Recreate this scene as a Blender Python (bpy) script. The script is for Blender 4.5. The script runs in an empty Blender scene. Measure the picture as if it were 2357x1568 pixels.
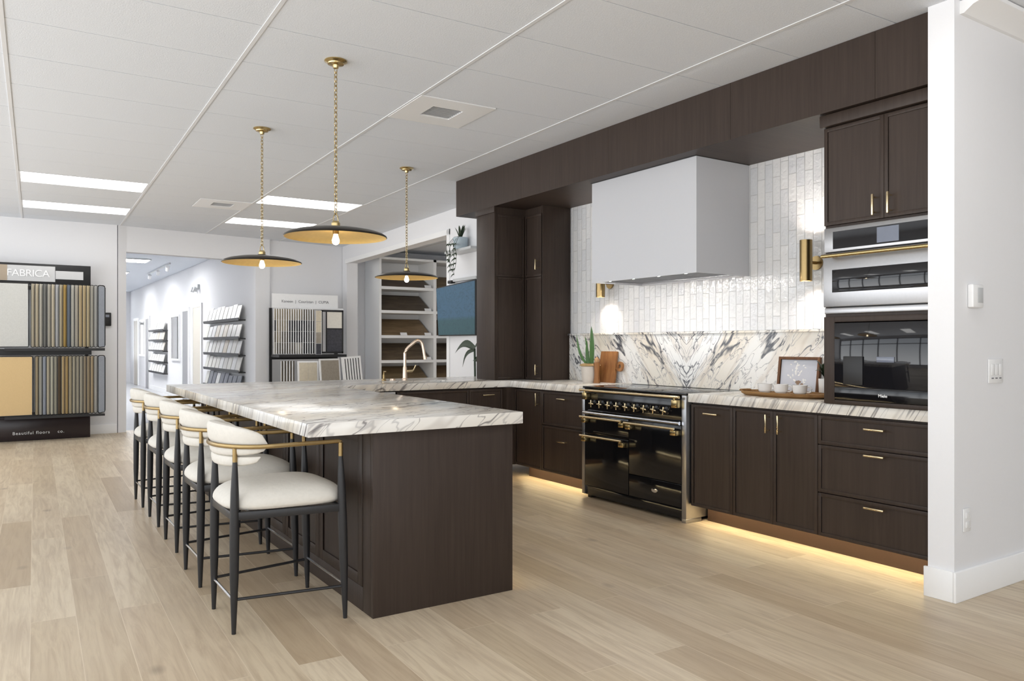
import bpy, bmesh, math, random
from mathutils import Vector, Matrix
random.seed(7)
S = bpy.context.scene
C = S.collection
PI = math.pi
# ------------------------------------------------------------------ camera
cd = bpy.data.cameras.new('camera'); cam = bpy.data.objects.new('camera', cd); C.objects.link(cam)
cd.sensor_width = 36; cd.lens = 36 * 1785 / 2357; cd.clip_end = 200; cd.clip_start = .05
cd.shift_y = 8 / 2357
cam.location = (0, 0, 1.27)
cam.rotation_euler = (PI / 2, 0, -math.radians(33.21))
S.camera = cam
# ------------------------------------------------------------------ world, exposure
W = bpy.data.worlds.new('world'); S.world = W; W.use_nodes = True
# overcast sky above, ground below the horizon made brighter to lift the ceiling (daylight enters through the storefronts)
_wt = W.node_tree; _bg = _wt.nodes['Background']; _tc = _wt.nodes.new('ShaderNodeTexCoord'); _sx = _wt.nodes.new('ShaderNodeSeparateXYZ'); _cr = _wt.nodes.new('ShaderNodeValToRGB')
_wt.links.new(_tc.outputs['Generated'], _sx.inputs[0]); _mr = _wt.nodes.new('ShaderNodeMapRange'); _wt.links.new(_sx.outputs[2], _mr.inputs[0]); _mr.inputs[1].default_value = -.15; _mr.inputs[2].default_value = .15
_wt.links.new(_mr.outputs[0], _cr.inputs[0]); _cr.color_ramp.elements[0].color = (.97, .985, 1, 1); _cr.color_ramp.elements[1].color = (.40, .43, .46, 1)
_wt.links.new(_cr.outputs[0], _bg.inputs[0]); _bg.inputs[1].default_value = 5.1
S.view_settings.view_transform = 'Standard'; S.view_settings.look = 'None'
S.view_settings.exposure = 0.13; S.view_settings.gamma = 1.0; S.view_settings.use_curve_mapping = False
try:
    S.cycles.max_bounces = 8; S.cycles.diffuse_bounces = 5; S.cycles.glossy_bounces = 4
    S.cycles.sample_clamp_indirect = 6
except Exception: pass
PANEL = 5.0      # emission of the ceiling light panels
CEIL = 2.97
# ------------------------------------------------------------------ materials
def srgb(r, g, b):
    f = lambda v: (v / 255 / 12.92) if v <= 10 else ((v / 255 + .055) / 1.055) ** 2.4
    return (f(r), f(g), f(b), 1)
MATS = {}
class NT:
    def __init__(s, name):
        s.m = bpy.data.materials.new(name); s.m.use_nodes = True; s.t = s.m.node_tree
        s.b = s.t.nodes['Principled BSDF']; MATS[name] = s.m
    def n(s, typ, **kw):
        nd = s.t.nodes.new(typ)
        for k, v in kw.items():
            if k[0] == 'i' and k[1:].isdigit(): s.lk(v, nd.inputs[int(k[1:])])
            elif k.startswith('I_'): s.lk(v, nd.inputs[k[2:].replace('_', ' ')])
            else: setattr(nd, k, v)
        return nd
    def lk(s, v, inp):
        if isinstance(v, bpy.types.NodeSocket): s.t.links.new(v, inp)
        elif isinstance(v, bpy.types.Node): s.t.links.new(v.outputs[0], inp)
        else: inp.default_value = v
    def math(s, op, a, b=0.0, c=0.0):
        nd = s.n('ShaderNodeMath', operation=op); s.lk(a, nd.inputs[0]); s.lk(b, nd.inputs[1]); s.lk(c, nd.inputs[2]); return nd.outputs[0]
    def ramp(s, fac, stops, interp='LINEAR'):
        nd = s.n('ShaderNodeValToRGB'); s.lk(fac, nd.inputs[0]); cr = nd.color_ramp; cr.interpolation = interp
        while len(cr.elements) < len(stops): cr.elements.new(.5)
        for e, (p, c) in zip(cr.elements, stops): e.position = p; e.color = c
        return nd.outputs[0]
    def mix(s, f, a, b, blend='MIX'):
        nd = s.n('ShaderNodeMixRGB', blend_type=blend); s.lk(f, nd.inputs[0]); s.lk(a, nd.inputs[1]); s.lk(b, nd.inputs[2]); return nd.outputs[0]
    def noise(s, vec, scale, detail=3, rough=.5, dist=0, out=0, w=None):
        nd = s.n('ShaderNodeTexNoise')
        if w is not None: nd.noise_dimensions = '4D'; s.lk(w, nd.inputs['W'])
        s.lk(vec, nd.inputs['Vector']); nd.inputs['Scale'].default_value = scale
        nd.inputs['Detail'].default_value = detail; nd.inputs['Roughness'].default_value = rough; nd.inputs['Distortion'].default_value = dist
        return nd.outputs[out]
    def pos(s): return s.n('ShaderNodeNewGeometry').outputs['Position']
    def obj(s): return s.n('ShaderNodeTexCoord').outputs['Object']
    def rnd(s): return s.n('ShaderNodeObjectInfo').outputs['Random']
    def sep(s, v): nd = s.n('ShaderNodeSeparateXYZ'); s.lk(v, nd.inputs[0]); return nd.outputs
    def comb(s, x, y, z): nd = s.n('ShaderNodeCombineXYZ'); s.lk(x, nd.inputs[0]); s.lk(y, nd.inputs[1]); s.lk(z, nd.inputs[2]); return nd.outputs[0]
    def bump(s, h, strength, dist=.01):
        nd = s.n('ShaderNodeBump'); s.lk(h, nd.inputs['Height']); nd.inputs['Strength'].default_value = strength; nd.inputs['Distance'].default_value = dist
        s.t.links.new(nd.outputs[0], s.b.inputs['Normal'])
    def set(s, col=None, rough=None, metal=None, spec=None):
        if col is not None: s.lk(col, s.b.inputs['Base Color'])
        if rough is not None: s.lk(rough, s.b.inputs['Roughness'])
        if metal is not None: s.lk(metal, s.b.inputs['Metallic'])
        if spec is not None: s.lk(spec, s.b.inputs['Specular IOR Level'])
        return s.m
def plain(name, col, rough=.5, metal=0, var=.04, scale=30, bump=0, spec=.5):
    """procedural: a base colour with a fine mottling and optional relief"""
    t = NT(name); f = t.noise(t.obj(), scale, 3)
    c2 = tuple(min(1, v * (1 - var)) for v in col[:3]) + (1,); c1 = tuple(min(1, v * (1 + var)) for v in col[:3]) + (1,)
    t.set(t.mix(f, c2, c1), rough, metal, spec)
    if bump: t.bump(f, bump, .002)
    return t.m
def wood(name, c1, c2, rough=.45, sx=55, sz=2.2, axis='z', spec=.28):
    t = NT(name); o = t.sep(t.obj()); r = t.math('MULTIPLY', t.rnd(), 37.0)
    a, b, c = (o[0], o[1], o[2]) if axis == 'z' else ((o[2], o[1], o[0]) if axis == 'x' else (o[0], o[2], o[1]))
    v = t.comb(t.math('ADD', t.math('MULTIPLY', a, sx), r), t.math('MULTIPLY', b, sx), t.math('MULTIPLY', c, sz))
    fine = t.noise(v, 1.0, 4, .6, .3)
    v2 = t.comb(t.math('ADD', t.math('MULTIPLY', a, 6.0), r), t.math('MULTIPLY', b, 6.0), t.math('MULTIPLY', c, .7))
    big = t.noise(v2, 1.0, 3, .5, 1.2)
    f = t.math('ADD', t.math('MULTIPLY', fine, .65), t.math('MULTIPLY', big, .35))
    t.set(t.ramp(f, [(.3, c2), (.7, c1)]), rough, 0, spec); t.bump(fine, .12, .002)
    return t.m
def emit(name, col, st):
    t = NT(name); e = t.n('ShaderNodeEmission'); e.inputs[0].default_value = col; e.inputs[1].default_value = st
    t.t.links.new(e.outputs[0], t.t.nodes['Material Output'].inputs[0]); return t.m
def marble(name, mode):
    t = NT(name); P = t.sep(t.pos())
    if mode == 'book':      # book-matched slab: mirrored about y = 4.475
        u = t.math('ABSOLUTE', t.math('SUBTRACT', P[1], 4.475)); w = P[2]; th = math.radians(50)
        along = t.math('ADD', t.math('MULTIPLY', u, math.cos(th)), t.math('MULTIPLY', w, math.sin(th)))
        across = t.math('SUBTRACT', t.math('MULTIPLY', u, math.sin(th)), t.math('MULTIPLY', w, math.cos(th)))
    else:
        th = math.radians(24)
        along = t.math('ADD', t.math('MULTIPLY', P[0], math.cos(th)), t.math('MULTIPLY', P[1], math.sin(th)))
        across = t.math('SUBTRACT', t.math('MULTIPLY', P[1], math.cos(th)), t.math('MULTIPLY', P[0], math.sin(th)))
        across = t.math('ADD', across, t.math('MULTIPLY', P[2], .55))
    v = t.comb(t.math('MULTIPLY', along, .27), across, t.math('MULTIPLY', P[0], .3 if mode == 'book' else 0.0))
    wv = t.n('ShaderNodeVectorMath', operation='ADD'); t.lk(v, wv.inputs[0])
    wn = t.n('ShaderNodeVectorMath', operation='SCALE'); t.lk(t.noise(v, 5, 3, .5, 0, 1), wn.inputs[0]); wn.inputs['Scale'].default_value = .10
    t.lk(wn.outputs[0], wv.inputs[1]); V = wv.outputs[0]
    def vein(sc, wid, off, det=2):
        vv = t.n('ShaderNodeVectorMath', operation='ADD'); t.lk(V, vv.inputs[0]); vv.inputs[1].default_value = (off, off * 1.7, off * .3)
        n_ = t.noise(vv.outputs[0], sc, det, .55)
        d = t.math('ABSOLUTE', t.math('SUBTRACT', n_, .5))
        mr = t.n('ShaderNodeMapRange', interpolation_type='SMOOTHSTEP'); t.lk(d, mr.inputs[0]); mr.inputs[1].default_value = 0; t.lk(wid, mr.inputs[2]); mr.inputs[3].default_value = 1; mr.inputs[4].default_value = 0
        return mr.outputs[0]
    lowf = t.noise(v, 2.6, 2, .5)
    wmod = t.math('MULTIPLY', t.math('MAXIMUM', t.math('SUBTRACT', t.noise(v, 5.5, 2), .40), 0.012), .17 if mode == 'book' else .10)
    B = mode == 'book'
    v1 = vein(5.0 if B else 4.6, wmod, 3.1, 3); v2 = vein(11 if B else 10, .022, 11.0, 3); v3 = vein(3.6, .045, 23.0, 3); v4 = vein(7.5, t.math('MULTIPLY', wmod, .55), 41.0, 3)
    base = t.mix(t.ramp(lowf, [(.42, (0, 0, 0, 1)), (.62, (1, 1, 1, 1))]), srgb(236, 235, 232), srgb(228, 219, 203))
    if mode != 'book': base = t.mix(.35, base, srgb(236, 232, 226))
    c = t.mix(t.math('MULTIPLY', v3, .35 if B else .35), base, srgb(190, 174, 154) if B else srgb(176, 166, 156))
    c = t.mix(t.math('MULTIPLY', v2, .6 if B else .4), c, srgb(128, 126, 130))
    c = t.mix(t.math('MULTIPLY', v4, .9 if B else .6), c, srgb(66, 66, 76) if B else srgb(96, 90, 90))
    c = t.mix(t.math('MULTIPLY', v1, .95 if B else .75), c, srgb(46, 49, 62) if B else srgb(84, 78, 82))
    t.set(c, .2 if B else .16, 0, .5 if B else .3)
    return t.m
RC, RS = .9996, .028      # the building grid stands 1.6 degrees off the kitchen
def floor_mat():
    t = NT('oak_planks'); P = t.sep(t.pos())
    xr = t.math('SUBTRACT', t.math('MULTIPLY', P[0], RC), t.math('MULTIPLY', P[1], RS))
    yr = t.math('ADD', t.math('MULTIPLY', P[1], RC), t.math('MULTIPLY', P[0], RS))
    xr = t.math('ADD', xr, .017 + .181 * 60)
    yr = t.math('ADD', yr, 40.7)
    bv = t.comb(yr, xr, 0.0)
    b = t.n('ShaderNodeTexBrick', offset=.37, offset_frequency=2, squash=1.0)
    t.lk(bv, b.inputs['Vector']); b.inputs['Color1'].default_value = (0, 0, 0, 1); b.inputs['Color2'].default_value = (1, 1, 1, 1); b.inputs['Mortar'].default_value = (.5, .5, .5, 1)
    b.inputs['Scale'].default_value = 1; b.inputs['Mortar Size'].default_value = .0016; b.inputs['Mortar Smooth'].default_value = .2; b.inputs['Bias'].default_value = 0
    b.inputs['Brick Width'].default_value = 1.75; b.inputs['Row Height'].default_value = .181
    rnd = t.sep(b.outputs['Color'])[0]
    w = t.math('MULTIPLY', rnd, 60.0)
    gv = t.comb(t.math('MULTIPLY', xr, 15.0), t.math('MULTIPLY', yr, 1.1), 0.0)
    grain = t.noise(gv, 1.6, 5, .62, 1.3, 0, w)
    fine = t.noise(t.comb(t.math('MULTIPLY', xr, 90.0), t.math('MULTIPLY', yr, 4.0), 0.0), 1, 3, .6, .2, 0, w)
    blot = t.noise(t.comb(t.math('MULTIPLY', xr, 3.0), yr, 0.0), 1.6, 2, .5, 0, 0, w)
    tone = t.ramp(rnd, [(0, srgb(180, 160, 132)), (.2, srgb(206, 188, 162)), (.7, srgb(220, 205, 180)), (1, srgb(196, 178, 150))])
    tone = t.mix(t.ramp(grain, [(.42, (0, 0, 0, 1)), (.66, (1, 1, 1, 1))]), tone, t.mix(.5, tone, srgb(160, 138, 113)))
    tone = t.mix(t.math('MULTIPLY', fine, .25), tone, srgb(160, 140, 116))
    tone = t.mix(t.ramp(blot, [(.5, (0, 0, 0, 1)), (.8, (.45, .45, .45, 1))]), tone, srgb(164, 146, 126))
    vo = t.n('ShaderNodeTexVoronoi', feature='F1'); t.lk(t.comb(t.math('MULTIPLY', xr, 3.2), t.math('MULTIPLY', yr, 1.9), 0.0), vo.inputs['Vector']); vo.inputs['Scale'].default_value = .8
    kn = t.ramp(vo.outputs['Distance'], [(0, (1, 1, 1, 1)), (.035, (.7, .7, .7, 1)), (.10, (0, 0, 0, 1))])
    tone = t.mix(t.math('MULTIPLY', kn, .55), tone, srgb(92, 78, 68))
    tone = t.mix(t.math('MULTIPLY', b.outputs['Fac'], .55), tone, srgb(222, 207, 186))  # joints lightened: glint of the bevelled plank edges put into the colour
    t.set(tone, t.math('ADD', .34, t.math('MULTIPLY', grain, .12)), 0, .4)
    t.bump(t.math('SUBTRACT', t.math('MULTIPLY', grain, .2), b.outputs['Fac']), .15, .003)
    return t.m
def tile_mat():
    t = NT('glazed_white_tiles'); P = t.sep(t.pos())
    bv = t.comb(t.math('ADD', P[2], .03), t.math('ADD', P[1], 20.0), 0.0)
    b = t.n('ShaderNodeTexBrick', offset=.5, offset_frequency=2, squash=1.0); t.lk(bv, b.inputs['Vector'])
    b.inputs['Color1'].default_value = (0, 0, 0, 1); b.inputs['Color2'].default_value = (1, 1, 1, 1); b.inputs['Mortar'].default_value = (.5, .5, .5, 1)
    b.inputs['Scale'].default_value = 1; b.inputs['Mortar Size'].default_value = .0022; b.inputs['Mortar Smooth'].default_value = .4; b.inputs['Bias'].default_value = 0
    b.inputs['Brick Width'].default_value = .2; b.inputs['Row Height'].default_value = .067
    r = t.sep(b.outputs['Color'])[0]
    col = t.ramp(r, [(0, srgb(216, 217, 219)), (.5, srgb(223, 223, 223)), (1, srgb(230, 229, 227))])
    col = t.mix(t.math('MULTIPLY', b.outputs['Fac'], .55), col, srgb(212, 211, 209))
    t.set(col, .08, 0, .6)
    w = t.math('MULTIPLY', r, 30.0)
    nn = t.noise(t.pos(), 26, 2, .5, .4, 0, w); tilt = t.noise(t.pos(), 5, 1, .5, 0, 0, w)
    h = t.math('ADD', t.math('MULTIPLY', nn, .6), t.math('MULTIPLY', tilt, 1.5))
    t.bump(t.math('SUBTRACT', h, t.math('MULTIPLY', b.outputs['Fac'], .25)), 1.0, .009)
    return t.m
DARK1, DARK2 = (.054, .038, .030, 1), (.033, .0225, .0175, 1)
M = dict(
    floor=floor_mat(), tile=tile_mat(), book=marble('bookmatched_marble', 'book'), marble=marble('veined_marble', 'top'),
    wood=wood('dark_oak_veneer', DARK1, DARK2), woodh=wood('dark_oak_soffit', DARK1, DARK2, axis='y'),
    paint=plain('white_wall_paint', srgb(234, 234, 236), .6, 0, .01, 60, .05, .3),
    trimw=plain('white_trim_paint', srgb(243, 243, 243), .35, 0, .01, 40),
    hood=plain('hood_satin_white', srgb(197, 198, 202), .35, 0, .01, 60),
    ceil=plain('mineral_fibre_tile', srgb(224, 228, 234), .9, 0, .10, 130, .5, .1),
    tee=plain('ceiling_tee_white', srgb(224, 225, 227), .5, 0, .01),
    plenum=plain('tile_gap_shadowline', srgb(150, 150, 150), .8),
    brass=plain('brushed_brass', (.56, .43, .21, 1), .26, 1, .05, 80),
    brassd=plain('antique_brass', (.33, .235, .11, 1), .32, 1, .08, 80),
    gold=plain('pale_gold_pull', (.80, .66, .42, 1), .25, 1, .04, 80),
    goldin=plain('gold_leaf_lining', (.86, .60, .22, 1), .42, .35, .10, 40),
    steel=plain('brushed_stainless', (.46, .46, .47, 1), .33, 1, .05, 70),
    chrome=plain('polished_silver', (.75, .77, .82, 1), .12, 1, .02),
    black=plain('black_painted_wood', (.016, .016, .018, 1), .38, 0, .1, 40),
    enamel=plain('black_gloss_enamel', (.006, .006, .007, 1), .10, 0, .02),
    blackm=plain('black_matte_metal', (.012, .012, .013, 1), .45, 0, .1),
    glassb=plain('black_glass', (.010, .010, .012, 1), .04, 0, .02),
    screen=plain('grey_display_glass', srgb(116, 122, 136), .15, 0, .05),
    shade=plain('dark_bronze_shade', (.022, .017, .013, 1), .3, .5, .1),
    boucle=plain('cream_upholstery', srgb(219, 215, 207), .9, 0, .07, 55, .5, .2),
    toe=plain('walnut_toekick', srgb(58, 40, 29), .5, 0, .1),
    copper=plain('champagne_metal', (.74, .60, .48, 1), .3, 1, .03),
    white=plain('white_ceramic', srgb(240, 239, 236), .15),
    plastic=plain('white_plastic', srgb(236, 236, 236), .3),
    gplastic=plain('grey_plastic', srgb(190, 192, 193), .3),
    potmat=plain('stone_plant_pot', srgb(214, 205, 194), .7, 0, .06, 20),
    soil=plain('dried_moss', srgb(168, 140, 96), .9, 0, .3, 60, .6),
    leaf=plain('green_leaf', srgb(64, 104, 48), .4, 0, .25, 20),
    leafd=plain('dark_green_leaf', srgb(40, 56, 34), .45, 0, .25, 20),
    board=wood('acacia_board', srgb(176, 124, 76), srgb(112, 68, 36), .45, 22, 3.0),
    lightwood=wood('light_maple', srgb(206, 168, 126), srgb(178, 134, 94), .5, 30, 3),
    tray=wood('rustic_tray_wood', srgb(160, 122, 76), srgb(104, 72, 40), .6, 30, 3, 'y'),
    frameb=wood('brown_frame_wood', srgb(118, 78, 48), srgb(76, 48, 30), .45, 40, 3),
    concrete=plain('pale_showroom_tile', srgb(206, 207, 210), .22, 0, .03, 3),
    shelfw=plain('white_shelf_laminate', srgb(238, 238, 237), .4, 0, .01),
    greydoor=plain('grey_door_paint', srgb(150, 150, 152), .5), beigedoor=plain('beige_door_paint', srgb(206, 200, 188), .5),
    beigeedge=plain('tan_door_edge', srgb(190, 172, 146), .5), greywin=plain('grey_window_glass', srgb(128, 128, 128), .15),
    basedisp=plain('brown_black_display_base', srgb(44, 34, 36), .25, 0, .2, 4),
    panel=emit('ceiling_panel_light', (1, .99, .97, 1), PANEL),
    bulb=emit('bulb_filament_glow', (1, .84, .58, 1), 26), led=emit('warm_led_strip', (1, .80, .46, 1), 44), cled=emit('corridor_panel_light', (1, 1, 1, 1), 36), ledw=emit('white_led', (1, .95, .88, 1), 140),
    sconcel=emit('sconce_lamp', (1, .95, .86, 1), 260),
    ink=plain('grey_print', srgb(120, 120, 124), .6), whiteink=emit('pale_lettering', (1, 1, 1, 1), .9) if False else plain('white_lettering', srgb(250, 250, 250), .4),
    tan=plain('tan_sign_panel', srgb(174, 158, 138), .6), greysign=plain('silver_grey_sign', srgb(206, 206, 206), .5, 0, .08, 6),
    perfor=plain('perforated_grey_ceiling', srgb(120, 120, 122), .8, 0, .5, 160),
)
# ------------------------------------------------------------------ mesh builder
class MB:
    def __init__(s): s.bm = bmesh.new()
    def box(s, x0, x1, y0, y1, z0, z1, bev=0, mi=0, mat=None):
        b = bmesh.new(); bmesh.ops.create_cube(b, size=1)
        for v in b.verts: v.co = Vector((x0 + (v.co.x + .5) * (x1 - x0), y0 + (v.co.y + .5) * (y1 - y0), z0 + (v.co.z + .5) * (z1 - z0)))
        if bev: bmesh.ops.bevel(b, geom=b.edges[:], offset=bev, segments=2, profile=.5, affect='EDGES')
        return s._add(b, mi, mat)
    def _add(s, b, mi=0, mat=None):
        if mat is not None: bmesh.ops.transform(b, matrix=mat, verts=b.verts)
        bmesh.ops.recalc_face_normals(b, faces=b.faces)
        for f in b.faces: f.material_index = mi
        me = bpy.data.meshes.new('tmp'); b.to_mesh(me); b.free(); s.bm.from_mesh(me); bpy.data.meshes.remove(me); return s
    def lathe(s, prof, n=32, mi=0, mat=None, close=False):
        """prof: list of (r, z); revolved about z"""
        b = bmesh.new(); rings = []
        for r, z in prof:
            if r < 1e-5: rings.append([b.verts.new((0, 0, z))])
            else: rings.append([b.verts.new((r * math.cos(2 * PI * k / n), r * math.sin(2 * PI * k / n), z)) for k in range(n)])
        prs = list(zip(rings, rings[1:])) + ([(rings[-1], rings[0])] if close else [])
        for a, c in prs:
            for k in range(n):
                k2 = (k + 1) % n
                if len(a) == 1 and len(c) == 1: continue
                if len(a) == 1: b.faces.new((a[0], c[k], c[k2]))
                elif len(c) == 1: b.faces.new((a[k], a[k2], c[0]))
                else: b.faces.new((a[k], a[k2], c[k2], c[k]))
        return s._add(b, mi, mat)
    def tube(s, pts, rad, n=10, mi=0, flat=None, mat=None, cap=True):
        """pts list of vectors; rad number or list; flat = (rx, rz) scale of the section"""
        pts = [Vector(p) for p in pts]; b = bmesh.new(); rings = []
        if not isinstance(rad, (list, tuple)): rad = [rad] * len(pts)
        up = Vector((0, 0, 1))
        for i, p in enumerate(pts):
            d = (pts[min(i + 1, len(pts) - 1)] - pts[max(i - 1, 0)]).normalized()
            a = d.cross(up)
            if a.length < .15: a = d.cross(Vector((0, 1, 0)))
            a.normalize(); c = a.cross(d).normalized()
            fa, fc = flat if flat else (1, 1)
            rings.append([b.verts.new(p + a * math.cos(2 * PI * k / n) * rad[i] * fa + c * math.sin(2 * PI * k / n) * rad[i] * fc) for k in range(n)])
        for r1, r2 in zip(rings, rings[1:]):
            for k in range(n): b.faces.new((r1[k], r1[(k + 1) % n], r2[(k + 1) % n], r2[k]))
        if cap: b.faces.new(rings[0][::-1]); b.faces.new(rings[-1])
        return s._add(b, mi, mat)
    def prism(s, poly, h0, h1, plane='xy', mi=0, mat=None, bev=0):
        """extrude an outline; plane xy -> z, xz -> y, yz -> x"""
        b = bmesh.new()
        def P(u, v, h): return {'xy': (u, v, h), 'xz': (u, h, v), 'yz': (h, u, v)}[plane]
        lo = [b.verts.new(P(u, v, h0)) for u, v in poly]; hi = [b.verts.new(P(u, v, h1)) for u, v in poly]
        b.faces.new(lo); b.faces.new(hi[::-1])
        for k in range(len(poly)): k2 = (k + 1) % len(poly); b.faces.new((lo[k], lo[k2], hi[k2], hi[k]))
        if bev: bmesh.ops.bevel(b, geom=b.edges[:], offset=bev, segments=2, profile=.5, affect='EDGES')
        return s._add(b, mi, mat)
    def grid(s, f, nu, nv, mi=0, closed_u=False):
        b = bmesh.new(); V = [[b.verts.new(f(i / nu, j / nv)) for j in range(nv + 1)] for i in range(nu + (0 if closed_u else 1))]
        R = len(V)
        for i in range(nu):
            for j in range(nv): b.faces.new((V[i][j], V[(i + 1) % R][j], V[(i + 1) % R][j + 1], V[i][j + 1]))
        for f_ in b.faces: f_.material_index = mi
        me = bpy.data.meshes.new('tmp'); b.to_mesh(me); b.free(); s.bm.from_mesh(me); bpy.data.meshes.remove(me); return s
    def build(s, name, mats, parent=None, smooth=True, **props):
        me = bpy.data.meshes.new(name); bmesh.ops.remove_doubles(s.bm, verts=s.bm.verts, dist=1e-6)
        s.bm.to_mesh(me); s.bm.free()
        for m in (mats if isinstance(mats, (list, tuple)) else [mats]): me.materials.append(M[m])
        if smooth:
            for p in me.polygons: p.use_smooth = True
            try: me.set_sharp_from_angle(angle=math.radians(32))
            except Exception: pass
        o = bpy.data.objects.new(name, me); C.objects.link(o)
        if parent: o.parent = parent
        for k, v in props.items(): o[k] = v
        return o
def thing(name, label, cat, loc=(0, 0, 0), rz=0, group=None):
    o = bpy.data.objects.new(name, None); C.objects.link(o); o.empty_display_size = .1
    o.location = loc; o.rotation_euler = (0, 0, rz); o['label'] = label; o['category'] = cat
    if group: o['group'] = group
    return o
def tag(o, label, cat, group=None, loc=None, rz=None):
    o['label'] = label; o['category'] = cat
    if group: o['group'] = group
    if loc: o.location = loc
    if rz is not None: o.rotation_euler = (0, 0, rz)
    return o
def struct(o): o['kind'] = 'structure'; return o
def dup(root, label=None, loc=None, rz=None):
    r = root.copy(); C.objects.link(r)
    if label: r['label'] = label
    if loc: r.location = loc
    if rz is not None: r.rotation_euler = (0, 0, rz)
    for ch in list(root.children):
        c = ch.copy(); C.objects.link(c); c.parent = r
        for g in list(ch.children):
            d = g.copy(); C.objects.link(d); d.parent = c
    return r
def text_mesh(txt, size, depth=.002, font_shear=0, space=1.0):
    cu = bpy.data.curves.new('t', 'FONT'); cu.body = txt; cu.size = size; cu.extrude = depth; cu.align_x = 'CENTER'; cu.align_y = 'CENTER'; cu.shear = font_shear; cu.space_character = space
    o = bpy.data.objects.new('t', cu); C.objects.link(o); bpy.context.view_layer.update()
    me = bpy.data.meshes.new_from_object(o.evaluated_get(bpy.context.evaluated_depsgraph_get())); bpy.data.objects.remove(o); bpy.data.curves.remove(cu)
    return me
def lettering(name, txt, size, mat, parent, loc, rot, **kw):
    me = text_mesh(txt, size, **kw); me.name = name; me.materials.clear(); me.materials.append(M[mat])
    o = bpy.data.objects.new(name, me); C.objects.link(o); o.parent = parent; o.location = loc; o.rotation_euler = rot
    return o
def RX(a): return Matrix.Rotation(a, 4, 'X')
def RY(a): return Matrix.Rotation(a, 4, 'Y')
def RZ(a): return Matrix.Rotation(a, 4, 'Z')
def T(x, y, z): return Matrix.Translation((x, y, z))
def bw(x, y): return (x * RC + y * RS, -x * RS + y * RC)     # building grid -> world
FX = -PI / 2     # local frame of everything whose front looks along -X: local x runs to -Y, local y to +X
# ------------------------------------------------------------------ structure
m = MB(); m.box(-3.5, 9, -7, 12.62, -.1, 0); m.box(-3.5, 1.3, 12.62, 12.7, -.1, 0); struct(m.build('floor', 'floor', smooth=False))
m = MB(); m.box(-4, 9, 12.62, 34, -.1, -.001); struct(m.build('floor_corridor', 'concrete', smooth=False))
# ceiling tiles of the suspended grid (one mesh), with the open joints between them
m = MB(); b = bmesh.new()
TX0, TDX, TY0, TDY = -.147, 1.194, 3.03, .597
panels = [(0, 10), (0, 13), (2, 10), (2, 13)]                                # lit tiles seen in the photo
panels += [(-2, 10), (-2, 6), (-2, 2), (-2, -2), (-1, -6), (0, -3), (2, -3), (4, -3), (1, -5), (4, 10), (5, 10)]  # unseen panels added to brighten the room
vents = {(1, 3): 1, (1, 11): .5}
for i in range(-3, 7):
    for k in range(-17, 18):
        if (i, k) in panels: continue
        x0, x1 = TX0 + TDX * i, TX0 + TDX * (i + 1); y0, y1 = TY0 + TDY * k, TY0 + TDY * (k + 1)
        if (i, k) == (2, 3): x0 += TDX / 2
        if (i, k) == (1, 11): x1 -= TDX / 2
        g = .003
        m.box(x0 + g, x1 - g, y0 + g, y1 - g, CEIL, CEIL + .012)
m.box(TX0 - TDX * 3, TX0 + TDX * 7, TY0 - TDY * 17, TY0 + TDY * 18, CEIL + .012, CEIL + .03, mi=1)
c = struct(m.build('ceiling', ['ceil', 'plenum'], smooth=False)); c.rotation_euler = (0, 0, -math.atan(RS))
m = MB()
for i in range(-3, 8): m.box(TX0 + TDX * i - .011, TX0 + TDX * i + .011, TY0 - TDY * 17, TY0 + TDY * 18, CEIL - .004, CEIL + .002)
c = struct(m.build('trim_1', 'tee', smooth=False)); c.rotation_euler = (0, 0, -math.atan(RS))
m = MB(); m.box(-1, 5, 13.3, 28.2, CEIL + .004, CEIL + .03); struct(m.build('ceiling_corridor', 'ceil', smooth=False))
# walls
m = MB(); m.prism([(4.65, 2.0), (4.80, 2.0), (4.80, 7.1), (4.65, 7.1)], 0, CEIL)
struct(m.build('wall_right', 'paint', smooth=False))
m = MB(); m.box(4.638, 4.65, 2.06, 6.02, 1.37, 2.60); struct(m.build('wall_tiles', 'tile', smooth=False))
wx = lambda y: 4.65 + (y - 7.1) * .0513
m = MB()
m.prism([(4.65, 7.1), (4.85, 7.1), (wx(8.72) + .2, 8.72), (wx(8.72), 8.72)], 0, CEIL)
m.prism([(wx(8.72), 8.72), (wx(8.72) + .2, 8.72), (wx(12.75) + .2, 12.75), (wx(12.75), 12.75)], 2.67, CEIL)
m.prism([(wx(12.75), 12.75), (wx(12.75) + .2, 12.75), (wx(12.98) + .2, 12.98), (wx(12.98), 12.98)], 0, CEIL)
struct(m.build('wall_alcove', 'paint', smooth=False))
m = MB()   # casing around the alcove opening
m.prism([(wx(8.66) - .012, 8.66), (wx(8.66), 8.66), (wx(8.74), 8.74), (wx(8.74) - .012, 8.74)], 0, 2.73)
m.prism([(wx(8.66) - .012, 8.66), (wx(8.66), 8.66), (wx(12.8), 12.8), (wx(12.8) - .012, 12.8)], 2.66, 2.73)
struct(m.build('trim_2', 'trimw', smooth=False))
m = MB(); m.box(4.85, 9, 13.25, 13.4, 0, CEIL); m.box(7.8, 7.9, 8.6, 13.3, 0, CEIL); m.box(4.86, 7.9, 8.5, 8.6, 0, CEIL)
struct(m.build('wall_alcove_back', 'paint', smooth=False))
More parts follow.
